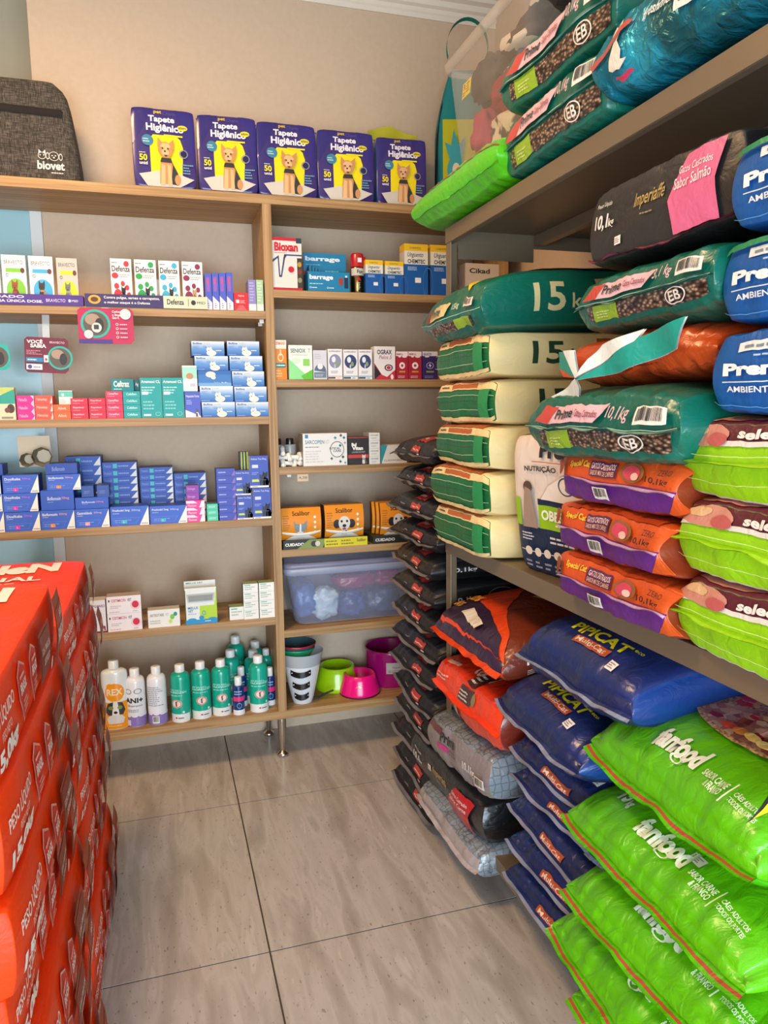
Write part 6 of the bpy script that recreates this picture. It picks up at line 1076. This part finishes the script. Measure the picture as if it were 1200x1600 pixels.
TW_ = [('p', [(-.19, .022), (-.15, .02), (-.10, -.035), (-.19, -.012)], '#15988c'), ('p', [(-.19, -.012), (-.10, -.035), (-.17, -.03)], '#c9501c'), ('p', [(-.155, .022), (-.11, .02), (-.09, -.03), (-.10, -.036)], '#dfe8e6'), ('p', [(-.205, -.07), (-.10, -.036), (-.085, -.055), (-.09, -.082), (-.13, -.088)], '#d3dfe0'),
       ('p', [(-.10, -.04), (.02, -.03), (.17, .0), (.19, .05), (.05, .025), (.0, .0)], '#15988c'), ('p', [(-.10, -.036), (0, .002), (.06, .022), (.08, .042), (-.03, .024), (-.07, .0)], '#dfe8e6')]
mb = MB(); apply_art(mb, TW_, knot, 'satin', 60, 60, .001); apply_art(mb, [e[:2] + ('#cfd8d6',) for e in TW_], lambda u, v, o: knot(u, v, -.002), 'satin', 60, 60, .001)
mb.build('twisted_bag_mouth', t)
sack('green_foil_sack', 'smaller dark green cat sack with barcode, under the black and pink sack', (.845 + .25, -1.74, 1.645), .40, .5, .125, {'top': PR, 'end': PR, 'side': PR, 'bottom': PR}, {'end': primend('3,1 kg')}, rot=(.0, 0, R90 - .03), ex=.75, ey=.66, p=4, amp=.009, seed=182, by=.05, gather=.005, nx=26, ny=22, fins=(-.05, .01, [PR, '#8fb9a9']), lift=.0026)
sack('black_food_sack', 'black sack with pink panel and gold script on top of middle tier', (.86 + .27, -1.745, 1.785), .41, .54, .155, {'top': '#242326', 'end': '#2a292c', 'side': '#131315', 'bottom': '#1b1b1d'}, {'end': IMP('#d3658f', 'Gatos Castrados', 'Sabor Salmão')}, rot=(-.03, 0, R90 + .02), ex=.85, ey=.85, p=5, amp=.007, seed=183, by=.02, gather=.003, nx=26, ny=22, fins=(-.97, .01, ['#2a292c', '#8a3a5a']), fin='satin', lift=.0024, stick=(.22, .16, .05, .12, 'end'))
# lime select and blue column
LM = '#94cf14'
for i in range(3):
    sack('lime_food_sack', 'lime green sack with maroon band, %s of three at right end of middle tier' % ['lowest', 'middle', 'uppermost'][i], (.85 + .3, -2.105 + [.0, .004, .008][i], Z2 + .066 + i * .13), .46, .6, .134, {'top': '#c9a58a', 'end': LM, 'side': '#d8d3cc', 'bottom': '#cfc9c0'},
         {'end': [('r', 0, .78, 1, 1, '#5a1a2c'), ('r', 0, .72, 1, .79, '#dcdad6'), ('c', .12, .86, .13, .15, '#c98a7c'), ('c', .08, .92, .06, .07, '#d8b48a'), ('c', .2, .8, .05, .09, '#b85a5a'), ('t', 'select', .3, .82, .5, .95, '#eee6e4', .04), ('r', .5, .82, .51, .96, '#eee6e4'), ('r', 0, .58, 1, .592, '#c9e88a'), ('r', 0, .2, 1, .21, '#c9e88a')], 'top': [('r', 0, .0, 1, .12, '#6b2234'), ('c', .2, .06, .2, .05, '#c98a7c')]},
         rot=(0, 0, R90 + [.0, .02, -.02][i]), group='lime sacks with maroon band', ex=.84, ey=.84, p=5, amp=.007, seed=190 + i, by=.05, gather=.003, nx=26, ny=22, fins=(.02, .014, [LM, '#a8e02a']), fin='satin', lift=.0022)
for i in range(3):
    sack('blue_food_sack', 'bright blue sack with white lettering, %s of three beside black and pink sack' % ['lowest', 'middle', 'uppermost'][i], (.845 + .27, -2.155 + [.01, -.0, -.01][i], 1.49 + i * .134), .42, .54, .132, {'top': '#0f5fae', 'end': '#0f58a6', 'side': '#0d4c92', 'bottom': '#0d4c92'},
         {'end': [('r', .12, .78, .6, .9, '#dfe6e8'), ('l', .15, .8, .58, .88, 1, '#7a8a96'), ('l', .2, .7, .4, .75, 1, '#a9c6e6'), ('t', 'PremieR', .06, .46, .52, .64, '#f0f4f8', .05), ('r', .06, .37, .9, .385, '#cfe0f0'), ('t', 'AMBIENTES INTERNOS', .08, .24, .56, .32, '#dfeaf6', .02), ('r', 0, .05, 1, .06, '#5f9bd6')] + ([('p', [(.0, .92), (1, .95), (1, 1), (0, 1)], '#1c8a5a')] if i else [])},
         rot=(0, 0, R90 + [.01, -.015, .02][i]), group='bright blue sacks', ex=.86, ey=.86, p=5, amp=.006, seed=200 + i, by=.03, gather=.003, nx=26, ny=22, fin='satin', lift=.0022)

# ---- top tier
Z3 = 1.986
sack('green_food_sack', 'bright green sack with red stripe overhanging the left end of top tier', (.84 + .3, -.885, Z3 + .072), .56, .6, .13, {'top': '#8fce4a', 'end': '#58c41a', 'side': '#58c41a', 'bottom': '#4bb014'}, {'end': [('r', .12, .8, 1, .85, '#b8402a'), ('t', '15 kg', .22, .97, .3, 1.0, '#e9f3dc', .03)], 'top': [('t', '15', .2, .02, .26, .09, '#e9f3dc', .04), ('t', 'fanfood', .4, .04, .7, .12, '#e9f3dc', .04)]},
     rot=(0, 0, R90 + .02), ex=.75, ey=.8, p=3.2, amp=.008, seed=210, bx=.1, by=.12, gather=.006, nx=30, ny=24, fins=(-.5, .006, ['#6fd42a']), lift=.0024)
for i in range(2):
    sack('green_foil_sack', 'dark green cat sack with kibble strip, %s of two on top tier' % ['lower', 'upper'][i], (.85 + .3, -1.385 - .005 * i, Z3 + .078 + i * .138), .44, .6, .142, {'top': PR, 'end': PR, 'side': PR, 'bottom': PR}, {'end': primend('10,1kg'), 'side': [('t', '10,1kg', .15, .3, .45, .7, '#d98aa0', .01)]}, rot=(0, 0, R90 + [-.01, .03][i]), group='dark green cat sacks on top tier', ex=.82, ey=.8, p=4, amp=.008, seed=220 + i, bx=.08, by=.04, gather=.004, nx=28, ny=24, fins=(-.03, .01, [PR, '#8fb9a9']), lift=.0024)
cat = [('p', [(x * .05 + .08, y * .5 + .2) for x, y in ((0, .1), (.3, 0), (1.2, .0), (2.0, .15), (1.5, .25), (1.6, .5), (1.1, .85), (1.4, 1.1), (1.2, 1.45), (.9, 1.3), (.6, 1.45), (.45, 1.1), (.7, .85), (.2, .4))], '#e6dfd6')]
sack('metallic_teal_sack', 'shiny metallic teal cat sack with white cat silhouette at right of top tier', (.84 + .29, -1.885, Z3 + .088), .58, .58, .155, {'top': 'tealmetal', 'end': 'tealmetal', 'side': 'tealmetal', 'bottom': 'tealmetal'}, {'end': cat + [('t', 'freshmeat', .26, .62, .42, .78, '#dfe9ec', .02, .2), ('p', [(.02, .42), (.2, .82), (.17, .86), (0, .5)], '#b5453a')] + barcode(.42, .36, .6, .8) + [('t', 'Peso Líquido', .66, .62, .82, .74, '#e6eef0', .01), ('t', '10,1', .83, .55, .99, .86, '#eef3f4', .04), ('c', .16, .04, .05, .04, '#b8305a')]},
     rot=(0, 0, R90), ex=.75, ey=.72, p=3.5, amp=.013, seed=230, bx=.08, by=.06, gather=.01, nx=36, ny=24, lift=.003, fin='wrap')
sack('white_navy_sack', 'white and navy sack partly seen behind the top tier foil sacks', (1.17, -1.62, Z3 + .36), .42, .5, .16, {'top': '#dcd9d2', 'end': '#d6d3cc', 'side': '#1c2c4a', 'bottom': '#1c2c4a'}, {'end': [('r', .55, 0, 1, 1, '#1c2c4a'), ('l', .05, .3, .5, .9, 5, '#5a5a5a'), ('c', .62, .5, .05, .14, '#c9b8a0'), ('c', .76, .4, .05, .14, '#c9b8a0'), ('p', [(.0, .0), (.5, .0), (.5, .12), (0, .12)], '#119488')]}, rot=(0, 0, R90), ex=.85, ey=.8, p=4, amp=.008, seed=231, nx=20, ny=18, fin='satin')
tub('cloth_tub', 'large open clear tub of pet clothes on top tier', (1.215, -.86, Z3 + .15), .58, .53, .37, 0, .2, '#d9cfc4', None)
cl = 'pet clothes in open tub'
TS_ = [('folded_blanket', 'dark plaid blanket folded in upper part of open tub', 'blanket', (1.1, -.99, 2.44), (.13, .17, .055), 'plaid', 1), ('pet_garment', 'white and black spotted garment lying low in open tub', 'garment', (1.06, -.85, 2.25), (.06, .16, .06), 'spots', 2),
       ('pet_garment', 'crimson knitted garment in the middle of open tub', 'garment', (1.03, -.84, 2.345), (.05, .06, .045), '#8a1f33', 3), ('pet_garment', 'dark grey garment at upper left in open tub', 'garment', (1.03, -.72, 2.43), (.05, .09, .06), '#4c4a4a', 4),
       ('pet_garment', 'blue and green printed garment right of the crimson one', 'garment', (1.03, -.96, 2.36), (.05, .055, .05), '#2f5a86', 5), ('pet_garment', 'pink garment low at left in open tub', 'garment', (1.03, -.69, 2.28), (.05, .06, .07), '#a5405a', 6), ('pet_garment', 'green fleece at the right edge of open tub', 'garment', (1.04, -1.05, 2.32), (.05, .05, .05), '#3f7a4a', 7)]
for k_, l_, c_, lo, si, co, sd in TS_: lump(k_, l_, c_, lo, si, co, 'matte', sd, cl, amp=.35)
mb = MB(); mb.box(0, .0012, -.03, .03, -.022, .022, mat('#e6d21a')); apply_art(mb, [('t', 'R', .15, .5, .4, .9, '#b5342a', .03), ('l', .5, .2, .9, .9, 4, '#5a4a1c'), ('l', .1, .1, .45, .4, 2, '#5a4a1c')], lambda u, v, o: (-o, .03 - u * .06, -.022 + v * .044), 'paper')
prop(mb.build('yellow_label', None, (.944, -.71, 2.40), (0, .1, 0)), 'small yellow printed label stuck on the open tub', 'label')
